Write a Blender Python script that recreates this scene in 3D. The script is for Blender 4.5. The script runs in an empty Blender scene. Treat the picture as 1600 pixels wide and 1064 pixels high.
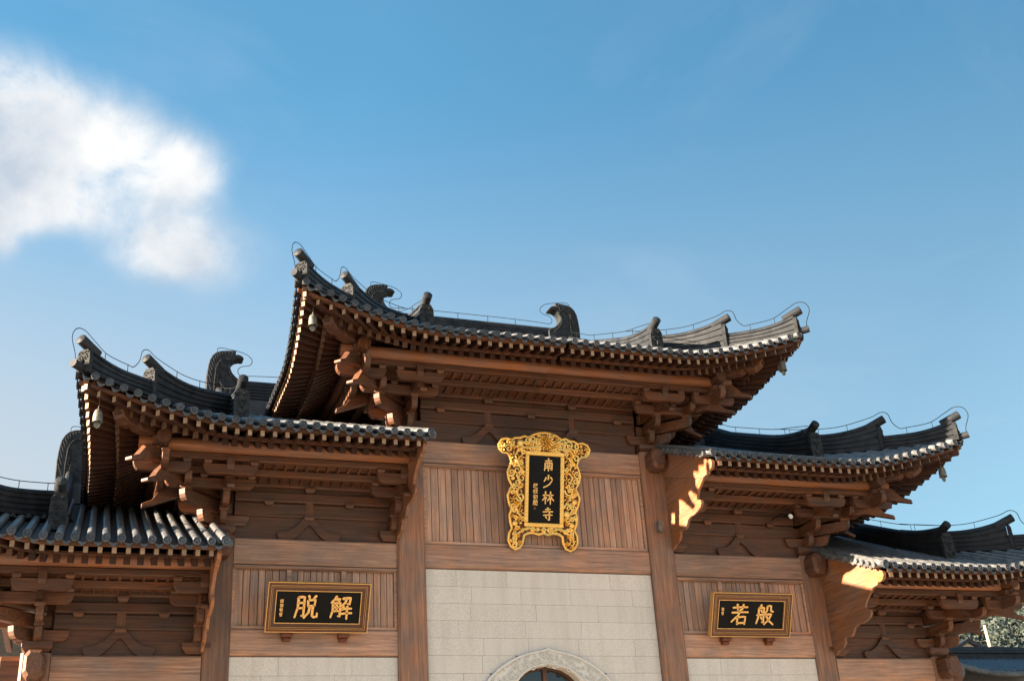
import bpy, bmesh, math, random
from mathutils import Vector, Matrix
random.seed(7)
C = bpy.context.scene.collection
scn = bpy.context.scene
PI = math.pi

# ------------------------------------------------------------------ camera
cam_d = bpy.data.cameras.new('camera'); cam = bpy.data.objects.new('camera', cam_d); C.objects.link(cam)
scn.camera = cam
YAW, PITCH, ROLL = 0.3652391, 0.44194475, -0.06549827
f_ = Vector((math.sin(YAW)*math.cos(PITCH), math.cos(YAW)*math.cos(PITCH), math.sin(PITCH)))
r_ = Vector((math.cos(YAW), -math.sin(YAW), 0)); u_ = r_.cross(f_)
r2 = r_*math.cos(ROLL)+u_*math.sin(ROLL); u2 = -r_*math.sin(ROLL)+u_*math.cos(ROLL)
M = Matrix((( r2.x, u2.x, -f_.x, -8.5445),(r2.y, u2.y, -f_.y, -21.4786),(r2.z, u2.z, -f_.z, 1.6077),(0,0,0,1)))
cam.matrix_world = M
cam_d.sensor_width = 36.0; cam_d.lens = 1807.15/1600*36.0
cam_d.clip_start = 0.1; cam_d.clip_end = 5000

# ------------------------------------------------------------------ light
SUN_EL, SUN_AZ = math.radians(16.6), math.radians(0.6)     # sun stands to the left, a little behind the facade plane
to_sun = Vector((-math.cos(SUN_EL)*math.cos(SUN_AZ), -math.cos(SUN_EL)*math.sin(SUN_AZ), math.sin(SUN_EL)))
sd = bpy.data.lights.new('sun', 'SUN'); sd.energy = 5.0; sd.angle = math.radians(0.6); sd.color = (1.0, 0.80, 0.58)
so = bpy.data.objects.new('sun', sd); C.objects.link(so); so.location = (-40, 0, 40)
so.rotation_euler = to_sun.to_track_quat('Z', 'Y').to_euler()
vs = scn.view_settings
vs.view_transform = 'Standard'; vs.look = 'None'; vs.gamma = 1; vs.use_curve_mapping = False
vs.exposure = 2.42
scn.cycles.max_bounces = 6; scn.cycles.diffuse_bounces = 1; scn.cycles.glossy_bounces = 3
scn.cycles.caustics_reflective = False; scn.cycles.caustics_refractive = False

W = bpy.data.worlds.new('World'); scn.world = W; W.use_nodes = True
nt = W.node_tree; nt.nodes.clear()
def N(t, **k):
    n = nt.nodes.new(t)
    for a, b in k.items(): setattr(n, a, b)
    return n
def LK(a, b): nt.links.new(a, b)
def MATH(op, a, b=None, clamp=False):
    n = N('ShaderNodeMath', operation=op); n.use_clamp = clamp
    for i, v in enumerate((a, b)):
        if v is None: continue
        if isinstance(v, (int, float)): n.inputs[i].default_value = v
        else: LK(v, n.inputs[i])
    return n.outputs[0]
sky = N('ShaderNodeTexSky'); sky.sky_type = 'NISHITA'; sky.sun_disc = False
sky.sun_elevation = SUN_EL; sky.sun_rotation = math.atan2(to_sun.x, to_sun.y)
sky.air_density = 1.0; sky.dust_density = 0.8; sky.ozone_density = 0.8
tint = N('ShaderNodeMix', data_type='RGBA', blend_type='MULTIPLY'); tint.inputs[0].default_value = 1
LK(sky.outputs[0], tint.inputs[6]); tint.inputs[7].default_value = (.58, 1.09, 1.17, 1)
tc = N('ShaderNodeTexCoord'); sep = N('ShaderNodeSeparateXYZ'); LK(tc.outputs['Generated'], sep.inputs[0])
sdot = N('ShaderNodeVectorMath', operation='DOT_PRODUCT'); LK(tc.outputs['Generated'], sdot.inputs[0]); sdot.inputs[1].default_value = to_sun
def RANGE(v, a, b_, c, d, smooth=False):
    n = N('ShaderNodeMapRange'); n.interpolation_type = 'SMOOTHSTEP' if smooth else 'LINEAR'; LK(v, n.inputs[0])
    for i_, q in enumerate((a, b_, c, d)): n.inputs[i_+1].default_value = q
    return n.outputs[0]
bg = N('ShaderNodeBackground'); LK(tint.outputs[2], bg.inputs[0])
LK(RANGE(sdot.outputs['Value'], -.5, .0, .62*.054, .054), bg.inputs[1])      # the dusty air is paler towards the sun
zc = MATH('MAXIMUM', sep.outputs[2], 0.04)
comb = N('ShaderNodeCombineXYZ')
LK(MATH('DIVIDE', sep.outputs[0], zc), comb.inputs[0]); LK(MATH('DIVIDE', sep.outputs[1], zc), comb.inputs[1])
def noise(scale, detail, rough, dist=0.0, off=(0,0,0), src=None):
    mp = N('ShaderNodeMapping'); mp.inputs['Location'].default_value = off; LK(src or comb.outputs[0], mp.inputs[0])
    n = N('ShaderNodeTexNoise'); n.inputs['Scale'].default_value = scale; n.inputs['Detail'].default_value = detail
    n.inputs['Roughness'].default_value = rough; n.inputs['Distortion'].default_value = dist; LK(mp.outputs[0], n.inputs[0])
    return n
GEN = tc.outputs['Generated']
wn = noise(5.5, 5, 0.55, src=GEN)
wv = N('ShaderNodeVectorMath', operation='SUBTRACT'); LK(wn.outputs['Color'], wv.inputs[0]); wv.inputs[1].default_value = (.5,.5,.5)
ws = N('ShaderNodeVectorMath', operation='SCALE'); LK(wv.outputs[0], ws.inputs[0]); ws.inputs['Scale'].default_value = 0.12
wp = N('ShaderNodeVectorMath', operation='ADD'); LK(comb.outputs[0], wp.inputs[0]); LK(ws.outputs[0], wp.inputs[1])
# a handful of cumulus puffs in the cloud layer (x/z, y/z, rx, ry), some in view on the left and others out of view, partly added to light the facade
puffs = [(-.17,1.40,.11,.12),(-.08,1.46,.10,.14),(.01,1.49,.10,.14),(.085,1.53,.07,.12),(.115,1.77,.11,.16),(.04,1.74,.10,.14),(-.12,1.58,.10,.13),(-.20,1.60,.10,.11),(-.17,1.69,.07,.09),(-.09,1.66,.07,.08),(-.36,1.5,.16,.2),(-.20,1.76,.03,.10),
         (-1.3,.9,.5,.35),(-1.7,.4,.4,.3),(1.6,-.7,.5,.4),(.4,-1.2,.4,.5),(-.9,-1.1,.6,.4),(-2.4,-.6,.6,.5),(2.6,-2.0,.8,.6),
         (0,-.9,1.2,.5),(-1.8,-1.2,.9,.6),(1.8,-1.3,.9,.6),(0,-2.6,1.5,.8),(-3.2,-2.4,1.2,.9),(3.2,-2.6,1.2,.9),(-.3,-4.8,2.4,1.2)]  # unseen clouds added behind the camera to brighten the facade
field = None
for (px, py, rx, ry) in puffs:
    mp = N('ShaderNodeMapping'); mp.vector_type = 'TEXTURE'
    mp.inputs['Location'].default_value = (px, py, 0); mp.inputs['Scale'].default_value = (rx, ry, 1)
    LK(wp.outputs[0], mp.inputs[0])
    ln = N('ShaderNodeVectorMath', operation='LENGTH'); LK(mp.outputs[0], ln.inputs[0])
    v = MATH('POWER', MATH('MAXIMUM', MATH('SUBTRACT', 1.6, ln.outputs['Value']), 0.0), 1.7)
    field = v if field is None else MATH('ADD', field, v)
fn = noise(13.0, 10, 0.62, 0.3, (3.1, 1.7, .4), src=GEN)
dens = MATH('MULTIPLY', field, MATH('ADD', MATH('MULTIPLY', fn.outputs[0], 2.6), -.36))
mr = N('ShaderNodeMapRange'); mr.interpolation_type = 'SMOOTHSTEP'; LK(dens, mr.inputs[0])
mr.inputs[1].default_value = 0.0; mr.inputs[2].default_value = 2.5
wisp = noise(1.4, 8, 0.62, 0.8, (5.2, .4, 0))
mw = N('ShaderNodeMapRange'); LK(wisp.outputs[0], mw.inputs[0]); mw.inputs[1].default_value = .55; mw.inputs[2].default_value = .85; mw.inputs[4].default_value = .10
hz = MATH('MULTIPLY', RANGE(sep.outputs[2], .63, .26, 0, 1, True), RANGE(sdot.outputs['Value'], -.5, .28, .30, .97))
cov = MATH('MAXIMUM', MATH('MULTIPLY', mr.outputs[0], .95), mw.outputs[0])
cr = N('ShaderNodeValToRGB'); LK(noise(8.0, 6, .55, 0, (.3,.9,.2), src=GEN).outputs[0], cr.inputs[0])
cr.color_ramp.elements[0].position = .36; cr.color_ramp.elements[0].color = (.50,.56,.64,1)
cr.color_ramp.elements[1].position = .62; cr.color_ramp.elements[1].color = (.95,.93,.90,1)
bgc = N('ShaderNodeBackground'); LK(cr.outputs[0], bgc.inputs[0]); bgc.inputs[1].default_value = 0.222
bgh = N('ShaderNodeBackground'); bgh.inputs[0].default_value = (.655,.66,.67,1); bgh.inputs[1].default_value = 0.195
mixh = N('ShaderNodeMixShader'); LK(hz, mixh.inputs[0]); LK(bg.outputs[0], mixh.inputs[1]); LK(bgh.outputs[0], mixh.inputs[2])
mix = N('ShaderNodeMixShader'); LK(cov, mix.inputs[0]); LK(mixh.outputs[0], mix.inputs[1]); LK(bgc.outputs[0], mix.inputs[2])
out = N('ShaderNodeOutputWorld'); LK(mix.outputs[0], out.inputs[0])

# ------------------------------------------------------------------ materials
def new_mat(name):
    m = bpy.data.materials.new(name); m.use_nodes = True
    return m, m.node_tree, m.node_tree.nodes['Principled BSDF']
def wood(name, axis, dark, light, rough=.55, bump=.25, weather=.5):
    m, t, b = new_mat(name)
    L = t.links.new; n = t.nodes.new
    tcn = n('ShaderNodeTexCoord'); oi = n('ShaderNodeObjectInfo')
    sc = n('ShaderNodeVectorMath'); sc.operation = 'SCALE'; sc.inputs[0].default_value = (37., 53., 71.); L(oi.outputs['Random'], sc.inputs['Scale'])
    ad = n('ShaderNodeVectorMath'); ad.operation = 'ADD'; L(tcn.outputs['Object'], ad.inputs[0]); L(sc.outputs[0], ad.inputs[1])
    s = [17., 17., 17.]; s['XYZ'.index(axis)] = .8
    mp = n('ShaderNodeMapping'); mp.inputs['Scale'].default_value = s; L(ad.outputs[0], mp.inputs[0])
    g = n('ShaderNodeTexNoise'); g.inputs['Scale'].default_value = 1.3; g.inputs['Detail'].default_value = 7; g.inputs['Roughness'].default_value = .62; g.inputs['Distortion'].default_value = .5; L(mp.outputs[0], g.inputs[0])
    rp = n('ShaderNodeValToRGB'); L(g.outputs[0], rp.inputs[0])
    rp.color_ramp.elements[0].position = .22; rp.color_ramp.elements[0].color = (*dark, 1)
    rp.color_ramp.elements[1].position = .72; rp.color_ramp.elements[1].color = (*light, 1)
    w = n('ShaderNodeTexNoise'); w.inputs['Scale'].default_value = 1.6; w.inputs['Detail'].default_value = 5; w.inputs['Roughness'].default_value = .65; L(ad.outputs[0], w.inputs[0])
    wr = n('ShaderNodeMapRange'); L(w.outputs[0], wr.inputs[0]); wr.inputs[1].default_value = .35; wr.inputs[2].default_value = .7; wr.inputs[3].default_value = 1-.4*weather; wr.inputs[4].default_value = 1.2
    rv = n('ShaderNodeMapRange'); L(oi.outputs['Random'], rv.inputs[0]); rv.inputs[3].default_value = .80; rv.inputs[4].default_value = 1.30
    mu = n('ShaderNodeMath'); mu.operation = 'MULTIPLY'; L(wr.outputs[0], mu.inputs[0]); L(rv.outputs[0], mu.inputs[1])
    gs = [1.1, 1.1, 1.1]; gs['XYZ'.index(axis)] = .35
    mp2 = n('ShaderNodeMapping'); mp2.inputs['Scale'].default_value = gs; mp2.inputs['Location'].default_value = (3.3, 7.7, 1.9); L(ad.outputs[0], mp2.inputs[0])
    w2 = n('ShaderNodeTexNoise'); w2.inputs['Scale'].default_value = 1.9; w2.inputs['Detail'].default_value = 8; w2.inputs['Roughness'].default_value = .7; L(mp2.outputs[0], w2.inputs[0])
    wm2 = n('ShaderNodeMapRange'); L(w2.outputs[0], wm2.inputs[0]); wm2.inputs[1].default_value = .46; wm2.inputs[2].default_value = .66; wm2.inputs[4].default_value = .75*weather
    av = [(a+b_)*.5 for a, b_ in zip(dark, light)]; lum = sum(av)/3
    gx = n('ShaderNodeMix'); gx.data_type = 'RGBA'; L(wm2.outputs[0], gx.inputs[0]); L(rp.outputs[0], gx.inputs[6]); gx.inputs[7].default_value = (lum*1.0, lum*.74, lum*.58, 1)
    fg = n('ShaderNodeTexNoise'); fg.inputs['Scale'].default_value = 4.5; fg.inputs['Detail'].default_value = 3; L(mp.outputs[0], fg.inputs[0])
    fr_ = n('ShaderNodeMapRange'); L(fg.outputs[0], fr_.inputs[0]); fr_.inputs[1].default_value = .3; fr_.inputs[2].default_value = .7; fr_.inputs[3].default_value = .86; fr_.inputs[4].default_value = 1.1
    mu2 = n('ShaderNodeMath'); mu2.operation = 'MULTIPLY'; L(mu.outputs[0], mu2.inputs[0]); L(fr_.outputs[0], mu2.inputs[1]); mu = mu2
    hs = n('ShaderNodeHueSaturation'); L(gx.outputs[2], hs.inputs['Color']); L(mu.outputs[0], hs.inputs['Value'])
    sr = n('ShaderNodeMapRange'); L(w.outputs[1] if False else w.outputs[0], sr.inputs[0]); sr.inputs[1].default_value = .3; sr.inputs[2].default_value = .7; sr.inputs[3].default_value = .75; sr.inputs[4].default_value = 1.1
    L(sr.outputs[0], hs.inputs['Saturation'])
    L(hs.outputs[0], b.inputs['Base Color']); b.inputs['Roughness'].default_value = rough
    bp = n('ShaderNodeBump'); bp.inputs['Strength'].default_value = bump; bp.inputs['Distance'].default_value = .01; L(g.outputs[0], bp.inputs['Height']); L(bp.outputs[0], b.inputs['Normal'])
    return m
def speck(name, c1, c2, scale=8, rough=.6, metal=0, bump=.15, detail=6, lo=.35, hi=.65, rnd=.2, spec=None):
    m, t, b = new_mat(name)
    L = t.links.new; n = t.nodes.new
    tcn = n('ShaderNodeTexCoord'); oi = n('ShaderNodeObjectInfo')
    sc = n('ShaderNodeVectorMath'); sc.operation = 'SCALE'; sc.inputs[0].default_value = (31., 47., 59.); L(oi.outputs['Random'], sc.inputs['Scale'])
    ad = n('ShaderNodeVectorMath'); ad.operation = 'ADD'; L(tcn.outputs['Object'], ad.inputs[0]); L(sc.outputs[0], ad.inputs[1])
    g = n('ShaderNodeTexNoise'); g.inputs['Scale'].default_value = scale; g.inputs['Detail'].default_value = detail; g.inputs['Roughness'].default_value = .65; L(ad.outputs[0], g.inputs[0])
    rp = n('ShaderNodeValToRGB'); L(g.outputs[0], rp.inputs[0])
    rp.color_ramp.elements[0].position = lo; rp.color_ramp.elements[0].color = (*c1, 1)
    rp.color_ramp.elements[1].position = hi; rp.color_ramp.elements[1].color = (*c2, 1)
    rv = n('ShaderNodeMapRange'); L(oi.outputs['Random'], rv.inputs[0]); rv.inputs[3].default_value = 1-rnd; rv.inputs[4].default_value = 1+rnd*.6
    hs = n('ShaderNodeHueSaturation'); L(rp.outputs[0], hs.inputs['Color']); L(rv.outputs[0], hs.inputs['Value'])
    L(hs.outputs[0], b.inputs['Base Color']); b.inputs['Roughness'].default_value = rough; b.inputs['Metallic'].default_value = metal
    if spec is not None: b.inputs['Specular IOR Level'].default_value = spec
    if bump:
        bp = n('ShaderNodeBump'); bp.inputs['Strength'].default_value = bump; bp.inputs['Distance'].default_value = .01; L(g.outputs[0], bp.inputs['Height']); L(bp.outputs[0], b.inputs['Normal'])
    return m
DK, LT = (.20,.092,.052), (.64,.345,.22)
WX = wood('wood_grain_x', 'X', DK, LT); WZ = wood('wood_grain_z', 'Z', (.11,.047,.024), (.37,.175,.098)); WY = wood('wood_grain_y', 'Y', DK, LT)
RDK, RLT = (.035,.011,.004), (.20,.074,.030)  # bracket wood darkened: its colour carries part of the eave shade
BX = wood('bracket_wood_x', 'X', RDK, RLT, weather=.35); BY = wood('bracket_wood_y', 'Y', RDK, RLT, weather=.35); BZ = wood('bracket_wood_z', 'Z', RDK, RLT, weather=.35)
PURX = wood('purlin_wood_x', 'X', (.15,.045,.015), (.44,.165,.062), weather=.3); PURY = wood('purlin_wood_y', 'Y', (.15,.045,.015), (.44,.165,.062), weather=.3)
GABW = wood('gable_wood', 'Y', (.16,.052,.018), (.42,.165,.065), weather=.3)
FRZ = wood('frieze_wood', 'X', (.040,.014,.006), (.155,.060,.029), weather=.5)  # darker than the lower timber, under-eave shade put into the colour
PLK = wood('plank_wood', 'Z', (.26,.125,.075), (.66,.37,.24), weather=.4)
WEND = wood('rafter_wood', 'Y', (.022,.007,.003), (.070,.021,.008), weather=.2)  # soffit shade painted in: rafters darkened against light from the ground
SHEA = wood('sheathing_wood', 'X', (.015,.005,.003), (.04,.014,.007), weather=.2)  # near black, so the shade between the rafters is in the colour
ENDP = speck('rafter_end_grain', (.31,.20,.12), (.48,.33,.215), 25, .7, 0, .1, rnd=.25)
ENDR = speck('lower_rafter_end_grain', (.10,.052,.027), (.17,.09,.05), 25, .7, 0, .1, rnd=.25)  # darker than the flying ends, with the flying rafters' shade in the colour
TILE = speck('roof_tile', (.06,.066,.078), (.175,.176,.174), 5, .38, 0, .2, rnd=.2)
CAPT = speck('tile_end', (.045,.052,.065), (.10,.108,.12), 14, .45, 0, .2, rnd=.2)
PAN = speck('pan_tile', (.018,.021,.028), (.055,.06,.07), 6, .5, 0, .2, rnd=.2)
RIDGE = speck('ridge_tile', (.010,.013,.018), (.036,.040,.048), 4, .6, 0, .3, spec=.3)
CHI = speck('ornament_clay', (.016,.019,.024), (.05,.053,.056), 9, .75, 0, .35, spec=.2)
STONE = speck('granite', (.66,.60,.535), (.84,.785,.72), 45, .75, 0, .12, detail=8, rnd=.03)
def add_stain(m):
    t = m.node_tree; b = t.nodes['Principled BSDF']; src = b.inputs['Base Color'].links[0].from_socket
    tcn = t.nodes.new('ShaderNodeTexCoord'); mp = t.nodes.new('ShaderNodeMapping'); mp.inputs['Scale'].default_value = (4.5, 4.5, .55); t.links.new(tcn.outputs['Object'], mp.inputs[0])
    g_ = t.nodes.new('ShaderNodeTexNoise'); g_.inputs['Scale'].default_value = 1.0; g_.inputs['Detail'].default_value = 7; g_.inputs['Roughness'].default_value = .6; t.links.new(mp.outputs[0], g_.inputs[0])
    r = t.nodes.new('ShaderNodeValToRGB'); t.links.new(g_.outputs[0], r.inputs[0])
    r.color_ramp.elements[0].position = .30; r.color_ramp.elements[0].color = (.80,.77,.73,1); r.color_ramp.elements[1].position = .55; r.color_ramp.elements[1].color = (1,1,1,1)
    mx = t.nodes.new('ShaderNodeMix'); mx.data_type = 'RGBA'; mx.blend_type = 'MULTIPLY'; mx.inputs[0].default_value = .55
    t.links.new(src, mx.inputs[6]); t.links.new(r.outputs[0], mx.inputs[7]); t.links.new(mx.outputs[2], b.inputs['Base Color'])
add_stain(STONE)
CARVE = speck('carved_stone', (.73,.685,.62), (.84,.80,.74), 20, .7, 0, .2, rnd=0)
GOLD = speck('gilt', (.98,.53,.10), (1.0,.74,.27), 30, .30, .78, .25, rnd=.05)
GOLDT = speck('gilt_letter', (.86,.45,.12), (1.0,.66,.26), 20, .38, .6, .1, rnd=0)
REDB = speck('red_lacquer', (.13,.03,.01), (.24,.065,.02), 10, .4, 0, .1)
BLACK = speck('black_lacquer', (.003,.003,.004), (.008,.008,.010), 3, .4, 0, .03, spec=.15)
FRAMEW = wood('frame_lacquer', 'X', (.055,.015,.004), (.14,.040,.010), .35, .1, .2)
BRONZE = speck('bronze_bell', (.10,.10,.085), (.26,.255,.22), 14, .55, .3, .2)
WIRE = speck('black_wire', (.010,.012,.014), (.022,.024,.027), 10, .85, 0, 0, spec=.1)
GREYM = speck('grey_metal', (.25,.25,.25), (.4,.4,.4), 10, .4, .3, 0)
WHITEP = speck('white_paint', (.7,.7,.68), (.82,.82,.8), 10, .35, 0, 0)
PAVE = speck('paving', (.33,.285,.235), (.42,.365,.30), 1.2, .85, 0, .1)
HILLM = speck('hill_soil', (.05,.06,.03), (.09,.09,.05), .1, .9, 0, 0)
LEAF = speck('leaf_canopy', (.035,.055,.047), (.08,.10,.083), .35, .7, 0, 0, detail=8)
PLAST = speck('beige_plaster', (.45,.38,.29), (.55,.47,.37), 3, .85, 0, .1)
gm, gt, gb = new_mat('window_glass'); gb.inputs['Base Color'].default_value = (.02,.025,.03,1); gb.inputs['Roughness'].default_value = .03; gb.inputs['Specular IOR Level'].default_value = .8
GLASS = gm

# ------------------------------------------------------------------ mesh helpers
class MB:
    def __init__(s): s.v = []; s.f = []
    def add(s, vs_, fs):
        o = len(s.v); s.v += [tuple(v) for v in vs_]; s.f += [tuple(i+o for i in f) for f in fs]; return s
    def box(s, x0, x1, y0, y1, z0, z1):
        return s.add([(x0,y0,z0),(x1,y0,z0),(x1,y1,z0),(x0,y1,z0),(x0,y0,z1),(x1,y0,z1),(x1,y1,z1),(x0,y1,z1)],
                     [(0,3,2,1),(4,5,6,7),(0,1,5,4),(1,2,6,5),(2,3,7,6),(3,0,4,7)])
    def loft(s, rings, cap=True, close=True):
        n = len(rings[0]); o = len(s.v)
        for r in rings: s.v += [tuple(p) for p in r]
        for i in range(len(rings)-1):
            for j in range(n if close else n-1):
                k = (j+1) % n
                s.f.append((o+i*n+j, o+i*n+k, o+(i+1)*n+k, o+(i+1)*n+j))
        if cap and close:
            s.f.append(tuple(o+j for j in reversed(range(n)))); s.f.append(tuple(o+(len(rings)-1)*n+j for j in range(n)))
        return s
    def prism(s, poly, fn, t0, t1):      # poly 2D, fn(u,v,t)->xyz
        return s.loft([[fn(u,v,t0) for u,v in poly], [fn(u,v,t1) for u,v in poly]])
    def tube(s, pts, r, n=6, cap=True):
        pts = [Vector(p) for p in pts]; rings = []; prev = None
        for i, p in enumerate(pts):
            d = (pts[min(i+1,len(pts)-1)]-pts[max(i-1,0)])
            if d.length < 1e-9: d = Vector((0,0,1))
            d.normalize()
            a = prev if prev is not None else (Vector((0,0,1)) if abs(d.z) < .9 else Vector((1,0,0)))
            a = (a-d*a.dot(d)); a.normalize(); b = d.cross(a); prev = a
            rr = r[i] if isinstance(r, (list,tuple)) else r
            rings.append([p+a*math.cos(2*PI*k/n)*rr+b*math.sin(2*PI*k/n)*rr for k in range(n)])
        return s.loft(rings, cap)
    def lathe(s, prof, c, n=12):
        return s.loft([[(c[0]+r*math.cos(2*PI*k/n), c[1]+r*math.sin(2*PI*k/n), c[2]+z) for k in range(n)] for r, z in prof])
    def mesh(s, name, mat, smooth=False, bevel=0, recalc=True):
        me = bpy.data.meshes.new(name)
        bm = bmesh.new()
        vv = [bm.verts.new(v) for v in s.v]
        for f in s.f:
            try: bm.faces.new([vv[i] for i in f])
            except ValueError: pass
        if recalc: bmesh.ops.recalc_face_normals(bm, faces=bm.faces)
        if bevel:
            es = [e for e in bm.edges if len(e.link_faces) == 2 and e.calc_face_angle(0) > .6]
            bmesh.ops.bevel(bm, geom=es, offset=bevel, segments=1, affect='EDGES', clamp_overlap=True)
        if smooth:
            for f in bm.faces: f.smooth = True
            for e in bm.edges:
                if len(e.link_faces) == 2 and e.calc_face_angle(0) > .75: e.smooth = False
        bm.to_mesh(me); bm.free(); me.materials.append(mat)
        return me
    def build(s, name, mat, parent=None, smooth=False, bevel=0, recalc=True):
        return link(name, s.mesh(name, mat, smooth, bevel, recalc), parent)
def link(name, me, parent=None, mw=None):
    o = bpy.data.objects.new(name, me); C.objects.link(o)
    if parent: o.parent = parent
    if mw is not None: o.matrix_basis = mw
    return o
def thing(name, label, cat, loc=(0,0,0), group=None):
    o = bpy.data.objects.new(name, None); C.objects.link(o); o.location = loc
    o['label'] = label; o['category'] = cat
    if group: o['group'] = group
    return o
def structure(o): o['kind'] = 'structure'; return o
def stuff(o): o['kind'] = 'stuff'; return o

# ------------------------------------------------------------------ ground, hill
gr = MB(); gr.add([(-1500,-1500,0),(1500,-1500,0),(1500,1500,0),(-1500,1500,0)], [(0,1,2,3)])
structure(gr.build('ground', PAVE))

# ------------------------------------------------------------------ the gate
gate = thing('temple_gate', 'five-bay timber temple gate with stepped flying-eave roofs of dark tiles', 'gate')
CY = .22                                   # column axis
COLS = [2.73, 6.36, 9.33]
BT = [10.02, 7.84, 5.67]                   # beam tops (centre, inner, outer)
RUN = 5.85; EO = 2.52; FL = .22; RISE = .64; AC = EO+FL; A0 = AC-2.9
def cc(ar): return min(1.0, max(0.0, (ar-A0)/(AC-A0)))**1.6
def g(d): return .395*d+.004*d*d

def beam_poly(y0, y1, z0, z1, c):          # section in (y,z), lower front edge rounded
    return [(y1,z0),(y0+c,z0),(y0+c*.3,z0+c*.3),(y0,z0+c),(y0,z1-c*.45),(y0+c*.45,z1),(y1,z1)]
def beam(name, x0, x1, y0, y1, z0, z1, c=.07):
    return MB().prism(beam_poly(y0,y1,z0,z1,c), lambda u,v,t:(t,u,v), x0, x1).build(name, WX, gate)

# columns
def column(x, ztop, hw=.285):
    h = hw; c = .045
    sec = [(-h+c,-h),(h-c,-h),(h,-h+c),(h,h-c),(h-c,h),(-h+c,h),(-h,h-c),(-h,-h+c)]
    o = MB().loft([[(u,v,z) for u,v in sec] for z in (0.02,ztop)]).build('column', WZ, gate); o.location = (x,CY,0)
    return o
for i, cx in enumerate(COLS):
    for s in (-1, 1):
        hw = .285 if i == 0 else .245
        column(s*cx, BT[i]+.03, hw)
        # octagonal head of the cross beam standing out of the column face
        z1 = BT[i]+.02; hwid = .17
        oc = [(-hwid,-.16),(-hwid+.07,-.25),(hwid-.07,-.25),(hwid,-.16),(hwid,.13),(hwid-.07,.22),(-hwid+.07,.22),(-hwid,.13)]
        hb = MB(); yf = CY-hw+.01
        rings = [[(u, yf, z1-.22+v) for u,v in oc], [(u, yf-.34, z1-.22+v) for u,v in oc], [(u*.72, yf-.40, z1-.22+v*.74) for u,v in oc]]
        o = hb.loft(rings).build('beam_head', BY, gate); o.location.x = s*cx
        if i == 2:     # the outermost columns also show the long beam's own head
            rings = [[(s*(cx+hw-.01), CY+u, z1-.25+v*1.05) for u,v in oc], [(s*(cx+hw+.30), CY+u, z1-.25+v*1.05) for u,v in oc], [(s*(cx+hw+.44), CY+u*.6, z1-.25+v*.45) for u,v in oc]]
            MB().loft(rings).build('beam_head', BX, gate)

# solid body behind the facade
b = MB()
b.box(-2.6,2.6,.35,7.0,0.02,11.3); b.build('gate_wall', WZ, gate)
for s in (-1,1):
    MB().box(*sorted((s*2.61,s*6.25)),.35,7.0,0.02,9.12).build('gate_wall', WZ, gate)
    MB().box(*sorted((s*6.26,s*9.25)),.35,7.0,0.02,6.95).build('gate_wall', WZ, gate)

# stone walls built of blocks
def stone_wall(x0, x1, ztop, ncourse, arch=None, seed=0):
    rnd = random.Random(seed)
    back = MB()
    yb = .115
    if arch is None:
        back.box(x0,x1,yb,.34,0.02,ztop)
    else:
        back.box(x0,-1.1,yb,.34,0.02,ztop); back.box(1.1,x1,yb,.34,0.02,ztop); back.box(-1.098,1.098,yb,.34,5.72,ztop)
    w = back.build('stone_wall', CARVE, gate)
    H = .332
    for k in range(ncourse):
        z1 = ztop-.004-k*H; z0 = z1-H+.003
        xs = [x0]
        first = rnd.uniform(.45,1.2)
        x = x0+first
        while x < x1-.35:
            xs.append(x); x += rnd.choice((.9,1.05,1.2,1.35))*rnd.uniform(.97,1.03)
        xs.append(x1)
        for a, c in zip(xs[:-1], xs[1:]):
            segs = [(a,c)]
            if arch:
                hw = arch(z1)
                if hw > 0:
                    segs = []
                    if a < -hw: segs.append((a,min(c,-hw)))
                    if c > hw: segs.append((max(a,hw),c))
            for p, q in segs:
                if q-p < .05: continue
                d = rnd.uniform(-.002,.002)
                MB().box(p+.0015,q-.0015,.055+d,yb+.01,z0,z1).build('stone_block', STONE, w, bevel=.002)
    return w
def arch_out(z): 
    return math.sqrt(max(0,1.82**2-max(0,z-4.0)**2)) if z < 5.82 else 0
sw = stone_wall(-2.44, 2.44, 7.36, 9, arch_out, 3)
for s in (-1,1):
    stone_wall(*sorted((s*3.016,s*6.114)), 5.66, 3, None, 11+s)
    stone_wall(*sorted((s*6.606,s*9.084)), 4.9, 2, None, 21+s)

# arched window with carved surround
inn = [(0,5.53),(.06,5.505),(.2,5.485),(.36,5.44),(.5,5.36),(.6,5.27),(.66,5.19),(.70,5.20),(.76,5.20),(.84,5.16),(.93,5.06),(.99,4.9),(1.03,4.6),(1.05,4.2),(1.05,.02)]
outp = []
for (x,z) in inn:
    t = min(1,max(0,x/1.05))
    ang = t*PI/2*1.0
    if z <= 4.2: outp.append((1.45,z))
    else:
        # radial projection from (0,4.1) on to the outer curve
        dx, dz = x-0, z-4.1; l = math.hypot(dx,dz); k = 1.70/l if l else 1
        outp.append((min(1.45,dx*k*1.02), 4.1+dz*k))
outp[0] = (0,5.85); outp[1] = (.08,5.815)
full_i = [(-x,z) for x,z in reversed(inn)]+inn[1:]; full_o = [(-x,z) for x,z in reversed(outp)]+outp[1:]
am = MB()
rings = []
for (xi,zi),(xo,zo) in zip(full_i, full_o):
    q = lambda t: (xi+(xo-xi)*t, zi+(zo-zi)*t)
    def P(t,y): a = q(t); return (a[0],y,a[1])
    rings.append([P(0,.33),P(0,.035),P(.06,-.005),P(.12,-.005),P(.15,.015),P(.84,.015),P(.88,-.012),P(.96,-.012),P(1,.01),P(1,.08)])
am.loft(rings, cap=True)
arch = am.build('arch_surround', CARVE, sw)
cm = MB(); rnd = random.Random(5)
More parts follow.
